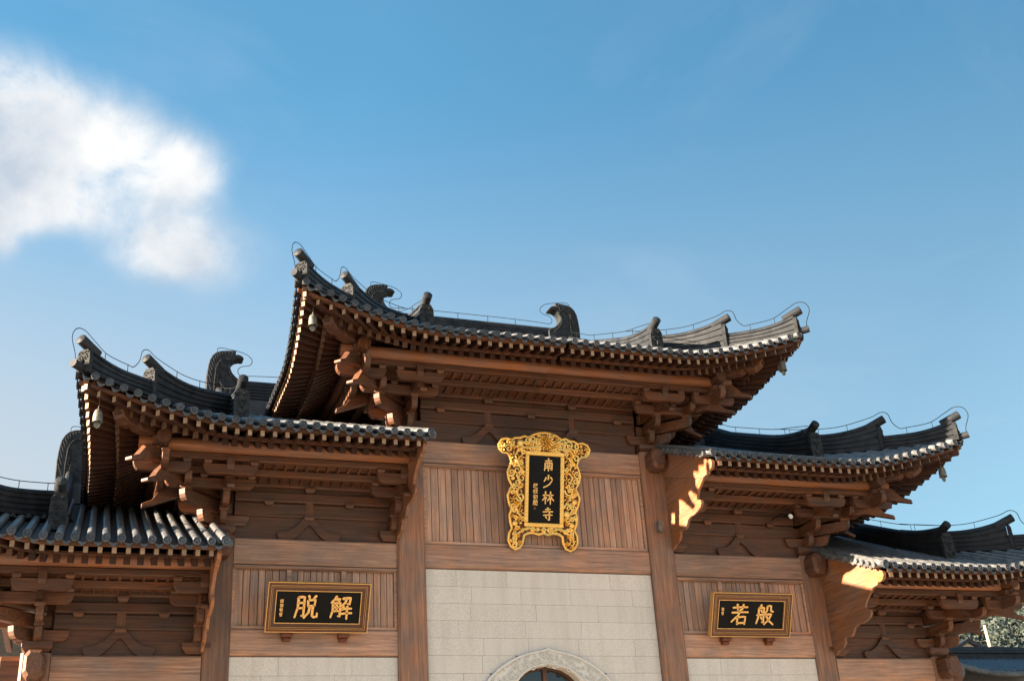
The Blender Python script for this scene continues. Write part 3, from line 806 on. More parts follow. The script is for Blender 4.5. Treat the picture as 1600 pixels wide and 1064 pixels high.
        tipC = ridge_end(dsurf(2.64), (s,-1), .42)
        c0 = Vector(dsurf(2.5))+Zv*.05; c1 = Vector((s*(cx+2.82), CY-2.82, bt+2.13))
        mm = MB(); mm.tube([c0,c1], .075, 12); mm.build('corner_tile', RIDGE, R, smooth=True)
        # main ridge and its curled end ornament
        hb = 1.40+g(RUN)+.33
        x_a = s*(cx-.0); xb = 0 if x_in is None else s*x_in
        nn = 2
        ridge_sweep('main_ridge', [(x_a+(xb-x_a)*k/nn, 3.55, bt+hb) for k in range(nn+1)], [.47]*(nn+1), .14, 6)
        orn = [(-.15,4.10),(-.155,4.36),(-.16,4.70),(-.14,4.95),(-.11,5.13),(-.05,5.26),(.03,5.34),(.14,5.385),(.25,5.40),(.41,5.415),(.48,5.41),(.475,5.35),(.455,5.315),(.54,5.325),(.61,5.295),(.668,5.235),(.62,5.215),(.54,5.215),(.46,5.185),(.40,5.12),(.368,5.03),(.37,4.94),(.41,4.85),(.48,4.77),(.56,4.70),(.67,4.66),(.72,4.60),(.72,4.10)]
        sx = lambda u: s*(cx-u)
        def ogx(u,v,t): return (sx(u), t, bt+v)
        om = MB(); om.prism(orn, ogx, 3.55-.15, 3.55+.15)
        O = om.build('ridge_ornament', CHI, R, bevel=.015)
        dt = MB()     # raised fin ribs, body rim and row of beads on the front face
        rim = [(.02,4.2),(.02,4.6),(.04,4.95),(.10,5.1),(.2,5.17),(.36,5.19)]
        dt.tube([ogx(u,v,3.55-.155) for u,v in rim], .016, 5)
        dt.tube([ogx(u,v,3.55-.155) for u,v in [(.44,5.12),(.35,5.02),(.34,4.92),(.37,4.8),(.45,4.68),(.56,4.58)]], .016, 5)
        for k in range(9):
            t_ = k/8; v = 4.35+.62*t_; dt.lathe([(.018,-.02),(.022,0),(.018,.02)], ogx(.085+.02*t_,v,3.55-.155), 6)
        for k in range(13):
            q = k/12; i = 2+q*7; i0 = int(i); u0 = orn[i0][0]+(orn[i0+1][0]-orn[i0][0])*(i-i0); v0 = orn[i0][1]+(orn[i0+1][1]-orn[i0][1])*(i-i0)
            j = q*4.98; j0 = int(j); u1 = rim[j0][0]+(rim[min(j0+1,5)][0]-rim[j0][0])*(j-j0); v1 = rim[j0][1]+(rim[min(j0+1,5)][1]-rim[j0][1])*(j-j0)
            dt.tube([ogx(u0*.82+u1*.18,v0*.82+v1*.18,3.55-.150),ogx(u1,v1,3.55-.150)], .005, 4)
        stuff(dt.build('ornament_relief', CHI, R))
        # gable under the main ridge
        gpol = [(CY-.1-.13+.2,2.5)]+[(y, 1.38+g(y+2.3)-.1) for y in (.6,1.4,2.2,3.0,3.55)]+[(7.1-y, 1.38+g(y+2.3)-.1) for y in (3.0,2.2,1.4,.6)]+[(6.9,2.5)]
        MB().box(*sorted((x_a,xb)),3.38,3.72,bt+1.3+g(RUN),bt+hb+.01).build('ridge_base', PAN, R)
        MB().prism(gpol, lambda u,v,t:(s*(xg+t),u,bt+v), -.16, -.08).build('gable_wall', WZ, R)
        # lightning conductor wire on small pins
        wm = MB(); r = .008
        def pins(path, step):
            for k in range(step//2, len(path)-1, step):
                wm.tube([path[k]-Zv*.24, path[k]], r*.9, 4)
        def smooth_path(P):
            P = [Vector(p) for p in P]; out_ = []
            for i in range(len(P)-1):
                a, b0, b1, c = P[max(i-1,0)], P[i], P[i+1], P[min(i+2,len(P)-1)]
                for k in range(5):
                    t = k/5
                    out_.append(.5*((2*b0)+(b1-a)*t+(2*a-5*b0+4*b1-c)*t*t+(3*b0-a-3*b1+c)*t**3))
            return out_+[P[-1]]
        dd = Vector((s*.7071,-.7071,0))
        pB = [Vector(p)+Zv*(h+.22) for p,h in zip(p1,H1)]
        pC = [Vector(p)+Zv*(h+.22) for p,h in zip(p2,H2)]
        wm.tube(smooth_path(pathA[:-3:2]+[tipA+Vector((0,.30,.06))]), r, 4); pins(pathA[:-3], 5)
        chain = pB[:-3:2]+[tipB-dd*.28+Zv*.10, tipB-dd*.05+Zv*.17, tipB+dd*.10+Zv*.10, tipB+dd*.16-Zv*.12, pC[4]]+pC[5:-3:2]
        chain += [tipC-dd*.28+Zv*.10, tipC-dd*.06+Zv*.19, tipC+dd*.12+Zv*.14, tipC+dd*.19-Zv*.05, tipC+dd*.09-Zv*.30, tipC+dd*.06-Zv*.50]
        wm.tube(smooth_path(chain), r, 4); pins(pB[:-3], 4); pins(pC[3:-2], 4)
        mr_y = 3.55; zt = bt+hb+.47+.075+.17
        ch = [(xb,mr_y,zt),(sx(1.6) if x_in is not None else sx(1.9),mr_y,zt),(sx(.98),mr_y,zt-.02),(sx(.62),mr_y,bt+4.86),(sx(.55),mr_y,bt+4.98),(sx(.62),mr_y,bt+5.08),(sx(.82),mr_y,bt+5.14),(sx(.86),mr_y,bt+5.28),(sx(.7),mr_y,bt+5.42),(sx(.4),mr_y,bt+5.49),(sx(.08),mr_y-.02,bt+5.50),(sx(.08),mr_y-.17,bt+5.2),(sx(.1),mr_y-.17,bt+4.6)]
        wm.tube(smooth_path([Vector(p) for p in ch]), r, 4)
        x = abs(xb)+.4
        while x < cx-.9:
            wm.tube([(s*x,mr_y,zt-.2),(s*x,mr_y,zt)], r*.9, 4); x += .75
        wm.build('lightning_wire', WIRE, R)
    # inner verge against the taller bay --------------------------------------
    if x_in is not None:
        s = free[0]
        xe = x_in+.02
        def e(y): return bt+1.40+g(y+2.3)
        n = 11
        for k in range(n):
            y = -2.12+k*.185
            mm = MB(); c = (s*(xe-.13), y, e(y)+.0)
            mm.loft([[(s*(xe+dx),y+.058*math.cos(2*PI*q/10),e(y)-.02+.058*math.sin(2*PI*q/10)) for q in range(10)] for dx in (-.10,.16)])
            mm.build('verge_tile', TILE, R, smooth=True)
            y2 = y+.0925
            pl = [(-.085,.0),(-.05,-.05),(0,-.085),(.05,-.05),(.085,0),(.04,-.012),(-.04,-.012)]
            MB().loft([[(s*(xe+dx),y2+u,e(y2)-.03+v) for u,v in pl] for dx in (-.09,-.07)]).build('verge_drip_tile', TILE, R)
        roll_mesh([(s*(xe+.05), -2.3+d-.02, e(-2.3+d)+.045) for d in [k*.2 for k in range(29)]]).build('verge_row', TILE, R, smooth=True, recalc=False)
        p = (s*(xe+.05), -2.34, e(-2.3)+.045); link('tile_cap', DISC, R, Matrix.Translation(p))
        # cloud-edged gable boards
        gx = x_in+.10
        prof = [(-2.13,1.34),(-2.16,1.26),(-2.11,1.17),(-2.03,1.14),(-1.94,1.15),(-1.90,1.10),(-1.75,1.09),(-1.62,1.02),(-1.44,.90),(-1.36,.80),(-1.35,.74),(-1.42,.72),(-1.49,.69),(-1.51,.62),(-1.45,.55),(-1.32,.51),(-1.14,.48),(-1.0,.49),(-.88,.46),(-.83,.40),(-.74,.31),(-.64,.30),(-.53,.33),(-.47,.31),(-.46,.22),(-.38,.15),(-.30,.13),(-.2,.12),(-.08,.05)]
        top = [(.12,.06),(.12,1.40+g(2.42)-.12)]+[(y,1.40+g(y+2.3)-.10) for y in (-.4,-.9,-1.4,-1.9)]
        outline = prof+top
        def clip(poly, a, b_, c_):     # keep a*u+b*v<=c
            outp_ = []
            for i in range(len(poly)):
                p, q = poly[i], poly[(i+1)%len(poly)]
                dp, dq = a*p[0]+b_*p[1]-c_, a*q[0]+b_*q[1]-c_
                if dp <= 0: outp_.append(p)
                if dp*dq < 0:
                    t = dp/(dp-dq); outp_.append((p[0]+(q[0]-p[0])*t, p[1]+(q[1]-p[1])*t))
            return outp_
        seam = [(.385-.0, 1, 0)]
        # upper band follows the roof line; boards below rise outwards
        def seamline(v0, sl): return (-sl, 1, v0)      # v = v0 + sl*u
        bands = [((-.36,1.0-1.0+1.60),None)]
        up = clip(outline, .355, -1, -(1.68-.0)+.0)     # v >= 1.68+.355u
        MB().prism(up, lambda u,v,t:(s*(gx+t),u,bt+v), 0, .07).build('gable_board', GABW, R)
        low = clip(outline, -.355, 1, 1.674)
        cuts = [1.30, .82, .44]
        prev = low
        for q, v0 in enumerate(cuts+[None]):
            piece = prev
            if v0 is not None:
                piece = clip(prev, -.42, -1, -(v0)); prev = clip(prev, .42, 1, v0-.005)   # v >= v0-.42u
            if len(piece) > 2: MB().prism(piece, lambda u,v,t:(s*(gx+t),u,bt+v), .012, .068).build('gable_board', GABW, R)
    return R
roof(COLS[0], BT[0], None, [-1,1], 0)
for s in (-1,1):
    roof(COLS[1], BT[1], 2.86, [s], 1)
    roof(COLS[2], BT[2], 6.46, [s], 2)

# ------------------------------------------------------------------ lettering
def ribbon(m, pts, w0, w1, P, t0, t1):
    """a brush stroke: polyline in 2D with swelling width, extruded"""
    n = len(pts); L, Rr = [], []
    V = [Vector((p[0],p[1])) for p in pts]
    for i, p in enumerate(V):
        d = (V[min(i+1,n-1)]-V[max(i-1,0)]).normalized(); nn = Vector((-d.y,d.x)); k = i/(n-1)
        w = (w0+(w1-w0)*k)/2
        L.append(p+nn*w); Rr.append(p-nn*w)
    d0 = (V[1]-V[0]).normalized(); d1 = (V[-1]-V[-2]).normalized()
    start = [V[0]-d0*w0*.4+Vector((-d0.y,d0.x))*w0*.1]; end = [V[-1]+d1*w1*.45]
    for i in range(n-1):
        q = [L[i],Rr[i],Rr[i+1],L[i+1]]
        m.loft([[P(a.x,a.y,t) for a in q] for t in (t0,t1)])
    m.loft([[P(a.x,a.y,t) for a in (start[0],Rr[0],L[0])] for t in (t0,t1)])
    m.loft([[P(a.x,a.y,t) for a in (L[-1],Rr[-1],end[0])] for t in (t0,t1)])
# strokes on a 100 x 100 grid, y upward
G = {
'nan': [[(24,78),(78,82)],[(50,98),(49,68)],[(22,64),(21,30),(17,8)],[(22,63),(80,66),(79,14),(70,18)],[(40,58),(44,48)],[(62,60),(57,48)],[(34,42),(68,44)],[(32,28),(70,29)],[(50,46),(50,6)]],
'shao': [[(51,96),(51,62),(45,66)],[(32,78),(26,62),(14,48)],[(68,80),(78,72),(84,60)],[(80,52),(62,30),(38,14),(10,4)]],
'lin': [[(8,66),(46,70)],[(29,94),(28,6)],[(28,64),(18,44),(4,30)],[(30,56),(40,46)],[(50,66),(94,70)],[(71,94),(70,4)],[(70,66),(60,42),(46,28)],[(72,64),(84,42),(98,30)]],
'si': [[(30,84),(70,87)],[(50,98),(49,68)],[(10,66),(92,70)],[(14,42),(88,46)],[(64,60),(64,8),(52,12)],[(32,32),(42,20)]],
'xie': [[(28,98),(20,84),(6,70)],[(26,84),(44,86),(36,72)],[(14,68),(14,36),(6,8)],[(14,67),(46,70),(46,12),(38,14)],[(15,50),(44,52)],[(14,34),(44,36)],[(30,68),(30,34)],[(56,88),(90,92),(86,64),(76,66)],[(72,88),(68,72),(54,58)],[(62,56),(54,40)],[(58,44),(96,47)],[(52,24),(99,28)],[(77,56),(77,2)]],
'tuo': [[(14,90),(13,48),(2,6)],[(14,90),(40,93),(39,10),(30,14)],[(14,66),(38,68)],[(14,44),(38,46)],[(58,98),(62,86)],[(90,98),(78,84)],[(56,78),(57,52)],[(57,78),(88,81),(84,54)],[(58,54),(86,56)],[(66,52),(60,26),(42,4)],[(78,54),(77,14),(84,8),(98,10),(98,26)]],
'bo': [[(28,98),(20,86)],[(14,82),(13,40),(2,8)],[(14,82),(42,85),(42,12),(33,15)],[(26,72),(32,62)],[(4,48),(50,52)],[(26,40),(32,28)],[(62,92),(60,70),(50,58)],[(62,92),(82,94),(82,68),(96,66)],[(54,50),(86,54),(72,26),(46,4)],[(56,46),(72,22),(98,4)]],
'ruo': [[(10,82),(92,86)],[(34,98),(37,72)],[(68,98),(62,74)],[(6,58),(96,62)],[(54,74),(40,44),(4,14)],[(36,36),(37,2)],[(36,36),(82,40),(78,4)],[(37,8),(78,10)]],
'zhao': [[(10,76),(44,79)],[(27,94),(27,44)],[(6,60),(46,62)],[(27,46),(44,47)],[(16,42),(4,10)],[(14,26),(40,8),(98,4)],[(56,88),(90,52)],[(90,90),(54,44)]],
'pu': [[(4,66),(44,70)],[(24,94),(24,4)],[(24,62),(4,30)],[(26,54),(42,40)],[(52,84),(96,86)],[(64,94),(66,74)],[(84,94),(80,74)],[(50,66),(98,68)],[(54,48),(94,50)],[(74,66),(72,34),(48,4)],[(74,34),(98,4)]],
'chu': [[(24,98),(30,86)],[(8,74),(40,78),(8,40)],[(26,58),(26,4)],[(28,50),(42,38)],[(50,80),(94,84),(88,8),(76,12)],[(68,82),(62,40),(44,6)]],
'ti': [[(12,94),(12,62)],[(12,94),(42,95),(42,64),(12,64)],[(12,80),(40,80)],[(4,52),(50,54)],[(28,52),(28,16)],[(14,36),(4,4)],[(8,20),(40,6),(98,2)],[(54,92),(98,94)],[(58,78),(58,32)],[(58,78),(92,80),(92,32)],[(58,56),(90,56)],[(62,28),(54,14)],[(86,28),(96,16)]],
'jing': [[(4,84),(50,86)],[(18,96),(18,74)],[(36,96),(36,74)],[(14,68),(4,48)],[(12,62),(46,64),(42,8)],[(14,44),(32,44),(32,24),(14,24)],[(66,96),(54,58)],[(58,76),(98,78)],[(88,76),(76,36),(48,4)],[(58,58),(76,24),(98,4)]],
'shu': [[(20,88),(80,90),(80,66)],[(6,76),(94,78)],[(20,64),(82,66)],[(10,54),(90,56)],[(50,98),(50,42)],[(26,40),(26,2)],[(26,40),(76,41),(75,2)],[(26,22),(75,22)],[(26,4),(75,4)]],
}
def glyph(m, key, x, y, w, h, P, sw, t0, t1):
    rnd = random.Random(key)
    for st in G[key]:
        pts = [(x+(a/100-.5)*w, y+(b_/100-.5)*h) for a,b_ in st]
        # fine subdivision with a small bow to feel brushed
        out_ = []
        for i in range(len(pts)-1):
            for k in range(4):
                t = k/4; bow = math.sin(t*PI)*.012*w
                out_.append((pts[i][0]+(pts[i+1][0]-pts[i][0])*t, pts[i][1]+(pts[i+1][1]-pts[i][1])*t+bow))
        out_.append(pts[-1])
        horiz = abs(pts[-1][0]-pts[0][0]) > abs(pts[-1][1]-pts[0][1])
        a, c = (sw*.95, sw*.85) if horiz else (sw*1.15, sw*.8)
        ribbon(m, out_, a, c, P, t0, t1)

# ------------------------------------------------------------------ gilt name plaque
plq = thing('name_plaque', 'tall gilt carved plaque with black centre and four gold characters, hung over the arch', 'plaque', (0.02,-.03,7.80))
TILT = math.atan2(.57, 2.3)
def PP(u, v, t):      # u across, v up the board, t towards the viewer, local to the plaque
    return (u, -v*math.sin(TILT)-t*math.cos(TILT), v*math.cos(TILT)-t*math.sin(TILT))
def up_tri(pts): return pts
# silhouette (half), v from feet to crown
half = [(.0,.33),(.10,.30),(.22,.33),(.34,.32),(.42,.27),(.44,.14),(.50,.03),(.60,-.01),(.70,.05),(.75,.16),(.74,.30),(.68,.40),(.72,.52),(.74,.66),(.70,.78),(.76,.92),(.79,1.06),(.74,1.18),(.70,1.26),(.77,1.38),(.80,1.52),(.76,1.66),(.72,1.74),(.76,1.86),(.82,1.92),(.92,1.93),(.99,1.99),(1.01,2.08),(.95,2.18),(.84,2.22),(.74,2.20),(.66,2.24),(.55,2.25),(.45,2.29),(.36,2.27),(.26,2.33),(.14,2.37),(0,2.385)]
sil = half+[(-u,v) for u,v in reversed(half[1:-1])]
MB().prism(sil, PP, -.02, .02).build('backing_board', REDB, plq)
rim = MB(); rim.tube([PP(u,v,.035) for u,v in sil]+[PP(*sil[0],.035)], .028, 6); rim.build('gilt_edge', GOLD, plq, smooth=True)
# black tablet and its gold border
TX, T0, T1 = .345, .53, 1.90
MB().prism([(-TX,T0),(TX,T0),(TX,T1),(-TX,T1)], PP, .03, .06).build('tablet', BLACK, plq)
fm = MB()
for (x0,x1,y0,y1) in ((-TX-.085,TX+.085,T1,T1+.085),(-TX-.085,TX+.085,T0-.085,T0),(-TX-.085,-TX,T0,T1),(TX,TX+.085,T0,T1)):
    fm.prism([(x0,y0),(x1,y0),(x1,y1),(x0,y1)], PP, .02, .085)
fm.build('tablet_border', GOLD, plq, bevel=.012)
bd = MB()
for k in range(60):
    if k < 18: pts = [(-TX-.043, T0+(T1-T0)*(k+.5)/18)]
    elif k < 36: pts = [(TX+.043, T0+(T1-T0)*(k-18+.5)/18)]
    elif k < 46: pts = [(-TX+2*TX*(k-36+.5)/10, T1+.043)]
    elif k < 56: pts = [(-TX+2*TX*(k-46+.5)/10, T0-.043)]
    else: continue
    for u,v in pts:
        bd.loft([[PP(u+r*math.cos(2*PI*q/6),v+r*math.sin(2*PI*q/6),t) for q in range(6)] for r,t in ((.022,.084),(.018,.097),(.006,.102))])
stuff(bd.build('border_beads', GOLD, plq))
# openwork dragons-and-clouds carving rendered as plain scrolls, leaves and bosses
rnd = random.Random(12)
def inside(u, v):
    c = False; n = len(sil); j = n-1
    for i in range(n):
        if (sil[i][1] > v) != (sil[j][1] > v) and u < (sil[j][0]-sil[i][0])*(v-sil[i][1])/(sil[j][1]-sil[i][1])+sil[i][0]: c = not c
        j = i
    return c
def free_(u, v, r):
    if abs(u) < TX+.085+r*.5 and T0-.085-r*.5 < v < T1+.085+r*.5: return False
    return all(inside(u+r*math.cos(a), v+r*math.sin(a)) for a in (0,1.57,3.14,4.71))
sc_ = MB(); n_s = 0; placed = []
for tries in range(9000):
    u, v = rnd.uniform(0,1.0), rnd.uniform(0,2.36); r = rnd.choice((.10,.08,.065,.05))
    if not free_(u,v,r*.9): continue
    if any((u-a)**2+(v-b_)**2 < (.70*(r+c))**2 for a,b_,c in placed): continue
    placed.append((u,v,r))
    for s in (-1,1):
        if s < 0 and u < .02: continue
        ph, sg = rnd.uniform(0,6.28), rnd.choice((-1,1))
        ty = rnd.random()
        if ty < .62:
            pts = spiral_pts(u,v,r,1.35,ph,sg*s,12)
            sc_.tube([PP(s*a,b_,.045+.03*k/12) for k,(a,b_) in enumerate(pts)], [.027-.011*k/12 for k in range(13)], 5)
        elif ty < .85:
            for q in range(5):
                a = ph+q*1.256
                sc_.tube([PP(s*(u+r*.2*math.cos(a)),v+r*.2*math.sin(a),.05),PP(s*(u+r*.6*math.cos(a)),v+r*.6*math.sin(a),.075),PP(s*(u+r*math.cos(a+.3)),v+r*math.sin(a+.3),.05)], [.012,.02,.007], 5)
        else:
            sc_.loft([[PP(s*(u+r*k_*math.cos(2*PI*q/9)),v+r*k_*math.sin(2*PI*q/9),t) for q in range(9)] for k_,t in ((.85,.03),(.75,.06),(.35,.082))])
stuff(sc_.build('scroll_carving', GOLD, plq, smooth=True))
lt = MB()       # long flowing ribs on crown, sides and base
def rib(pts, r0=.026):
    for s in (-1,1):
        P_ = [PP(s*u,v,.06+.012*math.sin(k)) for k,(u,v) in enumerate(pts)]
        lt.tube(P_, [r0*(1-.5*abs(2*k/(len(P_)-1)-1)) for k in range(len(P_))], 6)
rib([(.10,2.02),(.25,2.07),(.40,2.04),(.55,2.08),(.70,2.05),(.85,2.09)]); rib([(.12,2.14),(.28,2.19),(.46,2.16),(.62,2.13)])
for v0 in (.62,.95,1.28,1.58): rib([(.48,v0),(.56,v0+.08),(.62,v0+.2),(.55,v0+.28),(.48,v0+.33)])
rib([(.05,.40),(.18,.38),(.32,.42),(.45,.38),(.56,.30),(.60,.18),(.56,.10)], .03); rib([(.66,.34),(.63,.24),(.67,.14),(.61,.08)], .024)
rib([(.43,1.93),(.54,2.05),(.60,1.98),(.66,1.86)], .03)
lt.build('flowing_rib', GOLD, plq, smooth=True)
bo = MB()       # flower boss at the crown
for ring, (rr, nn) in enumerate(((.17,13),(.11,9),(.05,5))):
    for q in range(nn):
        a = 2*PI*q/nn+ring*.3
        bo.tube([PP(.02+rr*.45*math.cos(a),2.19+rr*.4*math.sin(a),.06+.02*ring),PP(.02+rr*.85*math.cos(a),2.19+rr*.75*math.sin(a),.09+.02*ring),PP(.02+rr*1.1*math.cos(a),2.19+rr*.95*math.sin(a),.065+.02*ring)], [.014,.026,.008], 5)
bo.build('flower_boss', GOLD, plq, smooth=True)
for k, key in enumerate(('nan','shao','lin','si')):
    m = MB(); glyph(m, key, .075, 1.715-.335*k, .26, .28, PP, .028, .058, .078); m.build('character', GOLDT, plq)
m = MB()
for k, key in enumerate(('zhao','pu','chu','ti')): glyph(m, key, -.20, 1.28-.115*k, .10, .10, PP, .014, .058, .068)
m.build('inscription', GOLDT, plq)
MB().prism([(-.225,.80),(-.185,.80),(-.185,.845),(-.225,.845)], PP, .055, .063).build('red_seal', REDB, plq)

# ------------------------------------------------------------------ sign boards
def sign(xc, chars, small, label):
    t = thing('sign_board', label, 'sign', (xc,-.14,6.08), 'framed black sign boards on the plank panels')
    W2, H = .94, .90; tilt = math.atan2(.36,.81)
    def S(u, v, q): return (u, -v*math.sin(tilt)-q*math.cos(tilt), v*math.cos(tilt)-q*math.sin(tilt))
    rect = lambda x0,x1,y0,y1: [(x0,y0),(x1,y0),(x1,y1),(x0,y1)]
    MB().prism(rect(-W2+.1,W2-.1,.1,H-.1), S, -.01, .02).build('black_panel', BLACK, t)
    def frame(i0, i1, q0, q1, name, mat):
        m = MB(); n = 4
        o = [(-W2+i0,i0),(W2-i0,i0),(W2-i0,H-i0),(-W2+i0,H-i0)]; i_ = [(-W2+i1,i1),(W2-i1,i1),(W2-i1,H-i1),(-W2+i1,H-i1)]
        for k in range(4):
            a, b_, c, d = o[k], o[(k+1)%4], i_[(k+1)%4], i_[k]
            m.loft([[S(*p,q0) for p in (a,b_,c,d)], [S(*p,q1) for p in (a,b_,c,d)]])
        m.build(name, mat, t)
    frame(0,.010,-.05,.085,'gold_line',GOLDT); frame(.010,.058,-.05,.075,'frame',FRAMEW); frame(.058,.062,-.05,.078,'gold_line',GOLDT)
    frame(.062,.086,-.05,.066,'frame',FRAMEW); frame(.086,.089,-.05,.069,'gold_line',GOLDT); frame(.089,.154,-.05,.052,'frame',FRAMEW); frame(.154,.164,-.05,.056,'gold_line',GOLDT)
    for key, u in chars:
        m = MB(); glyph(m, key, u, H/2, .42, .43, S, .042, .018, .042); m.build('character', GOLDT, t)
    m = MB()
    for k, key in enumerate(small): glyph(m, key, -.67, H/2+.10-.08*k, .06, .07, S, .012, .018, .028)
    m.build('inscription', GOLDT, t)
    for u in (-.52,.52):
        MB().box(u-.10,u+.10,-.02,.16,-.10,-.025).box(u-.075,u+.075,.05,.158,-.16,-.101).build('support_block', REDB, t, bevel=.01)
    return t
sign(-4.60, [('tuo',-.22),('xie',.42)], ('zhao','pu','chu','jing','shu')[1:], 'black sign with gold characters in a wide wooden frame, left of the tall gilt plaque')
sign(4.46, [('ruo',-.27),('bo',.33)], ('jing','shu'), 'black sign with gold characters in a wooden frame, right of the tall gilt plaque')

# ------------------------------------------------------------------ wind bells
def bell(x, y, z, label):
    t = thing('wind_bell', label, 'bell', (x,y,z), 'wind bells under the eave corners')
    MB().lathe([(.0,.0),(.035,-.003),(.06,-.03),(.075,-.08),(.078,-.12),(.082,-.14),(.080,-.20),(.088,-.235),(.080,-.235),(.07,-.19),(.06,-.1),(.0,-.05)], (0,0,0), 14).build('bell_body', BRONZE, t, smooth=True)
    m = MB(); m.tube([(0,0,.0),(0,0,.05),(.015,0,.075),(0,0,.10),(0,0,.22)], .008, 6); m.build('hook', BRONZE, t)
    m = MB(); m.tube([(0,0,-.06),(0,0,-.27)], .006, 5)
    m.prism([(0,-.22),(.055,-.27),(.04,-.32),(0,-.35),(-.04,-.32),(-.055,-.27)], lambda u,v,q:(u,q,v), -.005, .005)
    m.build('clapper', BRONZE, t)
for cx_, zb in ((5.09,11.58),(8.71,9.38)):
    for s in (-1,1):
        which = {(-1,5.09):'pale bronze wind bell under the left corner of the top roof',(1,5.09):'dark bronze wind bell under the right corner of the top roof',
                 (-1,8.71):'pale bronze wind bell under the left corner of the left middle roof',(1,8.71):'dark bronze wind bell under the right corner of the right middle roof'}[(s,cx_)]
        bell(s*cx_, -2.06, zb, which)

# small lamps on the timber
t = thing('floodlight', 'small white floodlight among the brackets under the right middle roof', 'floodlight', (5.55,-.70,8.55))
MB().loft([[(r*math.cos(2*PI*k/10)-.02*i, -.09*i, r*math.sin(2*PI*k/10)-.04*i) for k in range(10)] for i,r in ((0,.03),(.5,.04),(1.0,.055))]).build('lamp_head', WHITEP, t, smooth=True)
MB().tube([(0,.05,0),(0,.25,.12),(0,.7,.12)], .015, 6).build('arm', WIRE, t)
t = thing('wall_speaker', 'small brownish box fixed to the front of the right inner column', 'speaker', (2.70,-.07,8.38))
MB().box(-.06,.06,-.14,-.01,-.14,.10).build('speaker_case', BRONZE, t, bevel=.01)
MB().box(-.045,.045,-.146,-.141,-.11,.07).build('speaker_grille', BRONZE, t)

# ------------------------------------------------------------------ hall behind, on the right
def simple_hall(name, label, x0, x1, yf, yb, ze, zr, corner_s):
    h = thing(name, label, 'hall', ((x0+x1)/2,(yf+yb)/2,0))
    ox, oy = (x0+x1)/2, (yf+yb)/2
    wall = MB().box(x0-ox+1.3,x1-ox-1.3,yf-oy+1.3,yb-oy-1.3,0.02,ze-.2).build('wall', PLAST, h)
    ym = 0; hy = (yb-yf)/2
    def sf(x, d):      # d from eave 0..1
        cxx = max(0, (abs(x)-(x1-x0)/2+2.7)/2.7); 
        return (x, -hy-.35*cxx**2+d*hy, ze+(zr-ze)*(.75*d+.25*d*d)+.40*cxx**2*(1-d)**1.0)
    m = MB(); xs = [-(x1-x0)/2+(x1-x0)*k/40 for k in range(41)]
    for sg in (1,-1):
        m.loft([[(p[0],sg*p[1],p[2]) for p in (sf(x,j/8) for j in range(9))] for x in xs], cap=False, close=False)
    rf = m.build('roof', PAN, h, recalc=False)
    x = -(x1-x0)/2+.2
    while x < (x1-x0)/2:
        pts = [Vector(sf(x,j/8))+Vector((0,0,.05)) for j in range(9)]
        MB().tube(pts, .06, 6).build('tile_row', CAPT, rf, smooth=True)
        x += .236
    m = MB(); hw = .15
    hr = .42
    m.loft([[(x,a,zr+b_) for a,b_ in ((-hw,-.1),(-hw,.10),(-hw+.04,.115),(-hw+.04,.2),(-hw,.215),(-hw,.30),(-hw+.05,.315),(-.055,hr),(.055,hr),(hw-.05,.315),(hw,.30),(hw,-.1))] for x in ((x0-ox)+.5,(x1-ox)-.5)])
    m.build('main_ridge', RIDGE, rf)
    MB().tube([Vector(sf(x,0))+Vector((0,-.03,-.02)) for x in xs], .075, 8).build('eave_tile_band', TILE, rf, smooth=True)
    for sg in (-1,1):      # front ridges sweeping down to the eave corners
        pts = [Vector(sf(sg*((x1-x0)/2-.2),1-j/12))+Vector((0,0,.15)) for j in range(13)]
        MB().tube(pts, .17, 8).build('corner_ridge', RIDGE, rf, smooth=True)
    return h
simple_hall('side_hall', 'lower tiled hall behind the right end of the gate, its eave curving up', 12.75, 22.0, 4.6, 11.2, 6.13, 7.08, 1)
pv = thing('far_hall', 'distant beige-gabled hall behind the tiled side hall', 'hall', (57.0,54,0))
m = MB(); m.prism([(-5,14.7),(0,17.0),(5,14.7),(5,.02),(-5,.02)], lambda u,v,t:(u,t,v), -.2, 12); m.build('wall', PLAST, pv)
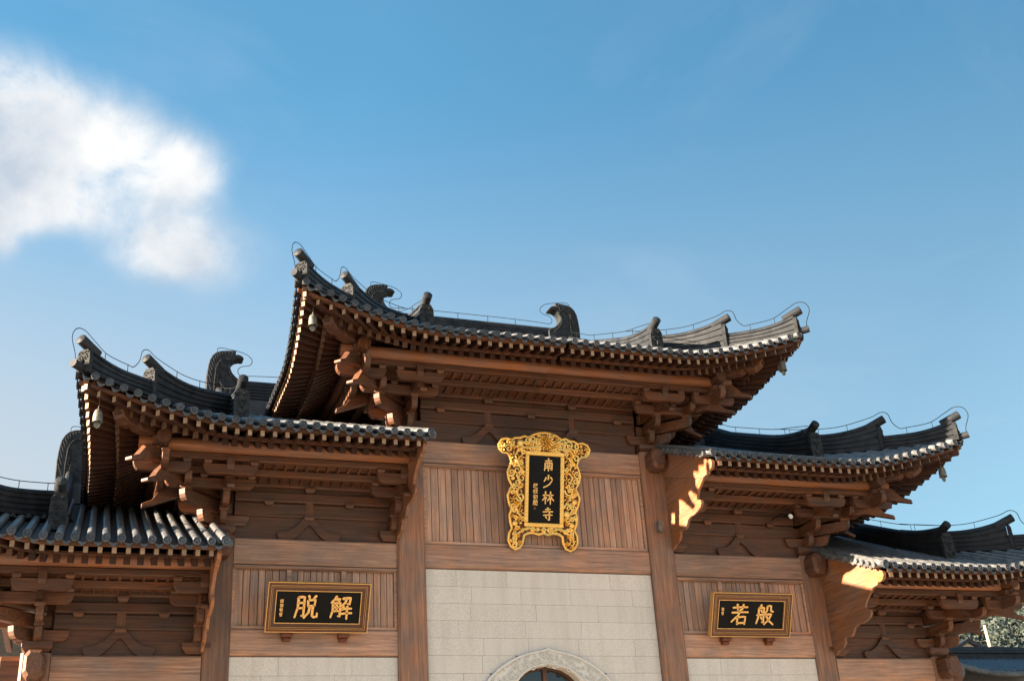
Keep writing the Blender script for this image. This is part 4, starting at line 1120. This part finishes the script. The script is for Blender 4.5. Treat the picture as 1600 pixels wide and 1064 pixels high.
for sg in (-1,1):
    MB().loft([[(sg*.02,y,17.35),(sg*5.7,y,14.72),(sg*5.7,y,14.45),(sg*.02,y,17.05)] for y in (-.5,12.5)]).build('roof', RIDGE, pv)
t = thing('flag_mast', 'thin pale mast standing in front of the beige-gabled hall', 'mast', (45.2,38.0,0))
MB().tube([(0,0,.02),(-.05,0,7),(-.35,0,14.9)], [.16,.14,.09], 8).build('pole', PLAST, t, smooth=True)
MB().tube([(-.29,0,13.3),(-.30,0,13.55)], .2, 8).build('collar', REDB, t)

# wooded hill
rnd = random.Random(3)
def hill_z(x, y):
    # a long ridge beyond the temple on the right
    a = (x-260)/240; c = (y-330)/170
    return 78*math.exp(-(a*a+c*c))*(1+.10*math.sin(x*.05)+.08*math.sin(y*.07+x*.02))-1.5
hm = MB(); n = 40
rows = [[(-240+i*1000/n, 60+j*600/n, hill_z(-240+i*1000/n, 60+j*600/n)) for i in range(n+1)] for j in range(n+1)]
hm.loft(rows, cap=False, close=False)
structure(hm.build('hill', HILLM, None, smooth=True, recalc=False))
fm_ = MB()
cnt = 0
while cnt < 1000:
    x, y = rnd.uniform(90,420), rnd.uniform(120,360)
    az = math.degrees(math.atan2(x+8.5, y+21.5))
    z = hill_z(x,y)
    if z < 2 or not 32 < az < 56: continue
    cnt += 1
    R_ = rnd.uniform(2.8,5.0); hgt = rnd.uniform(4,7)
    for k in range(95):
        a, b_ = rnd.uniform(0,2*PI), math.acos(rnd.uniform(-.5,1))
        rr = R_*rnd.uniform(.65,1.05)
        c = Vector((x+rr*math.sin(b_)*math.cos(a), y+rr*math.sin(b_)*math.sin(a), z+hgt+rr*math.cos(b_)))
        s_ = rnd.uniform(.35,.75)
        rad = Vector((math.sin(b_)*math.cos(a)+rnd.gauss(0,.3), math.sin(b_)*math.sin(a)+rnd.gauss(0,.3), math.cos(b_)+rnd.gauss(0,.3))).normalized(); n1 = rad.orthogonal().normalized(); n2 = rad.cross(n1)
        fm_.add([c+n1*s_, c+n2*s_*.8, c-n1*s_, c-n2*s_*.8], [(0,1,2,3)])
stuff(fm_.build('hill_woodland', LEAF, None, recalc=False))
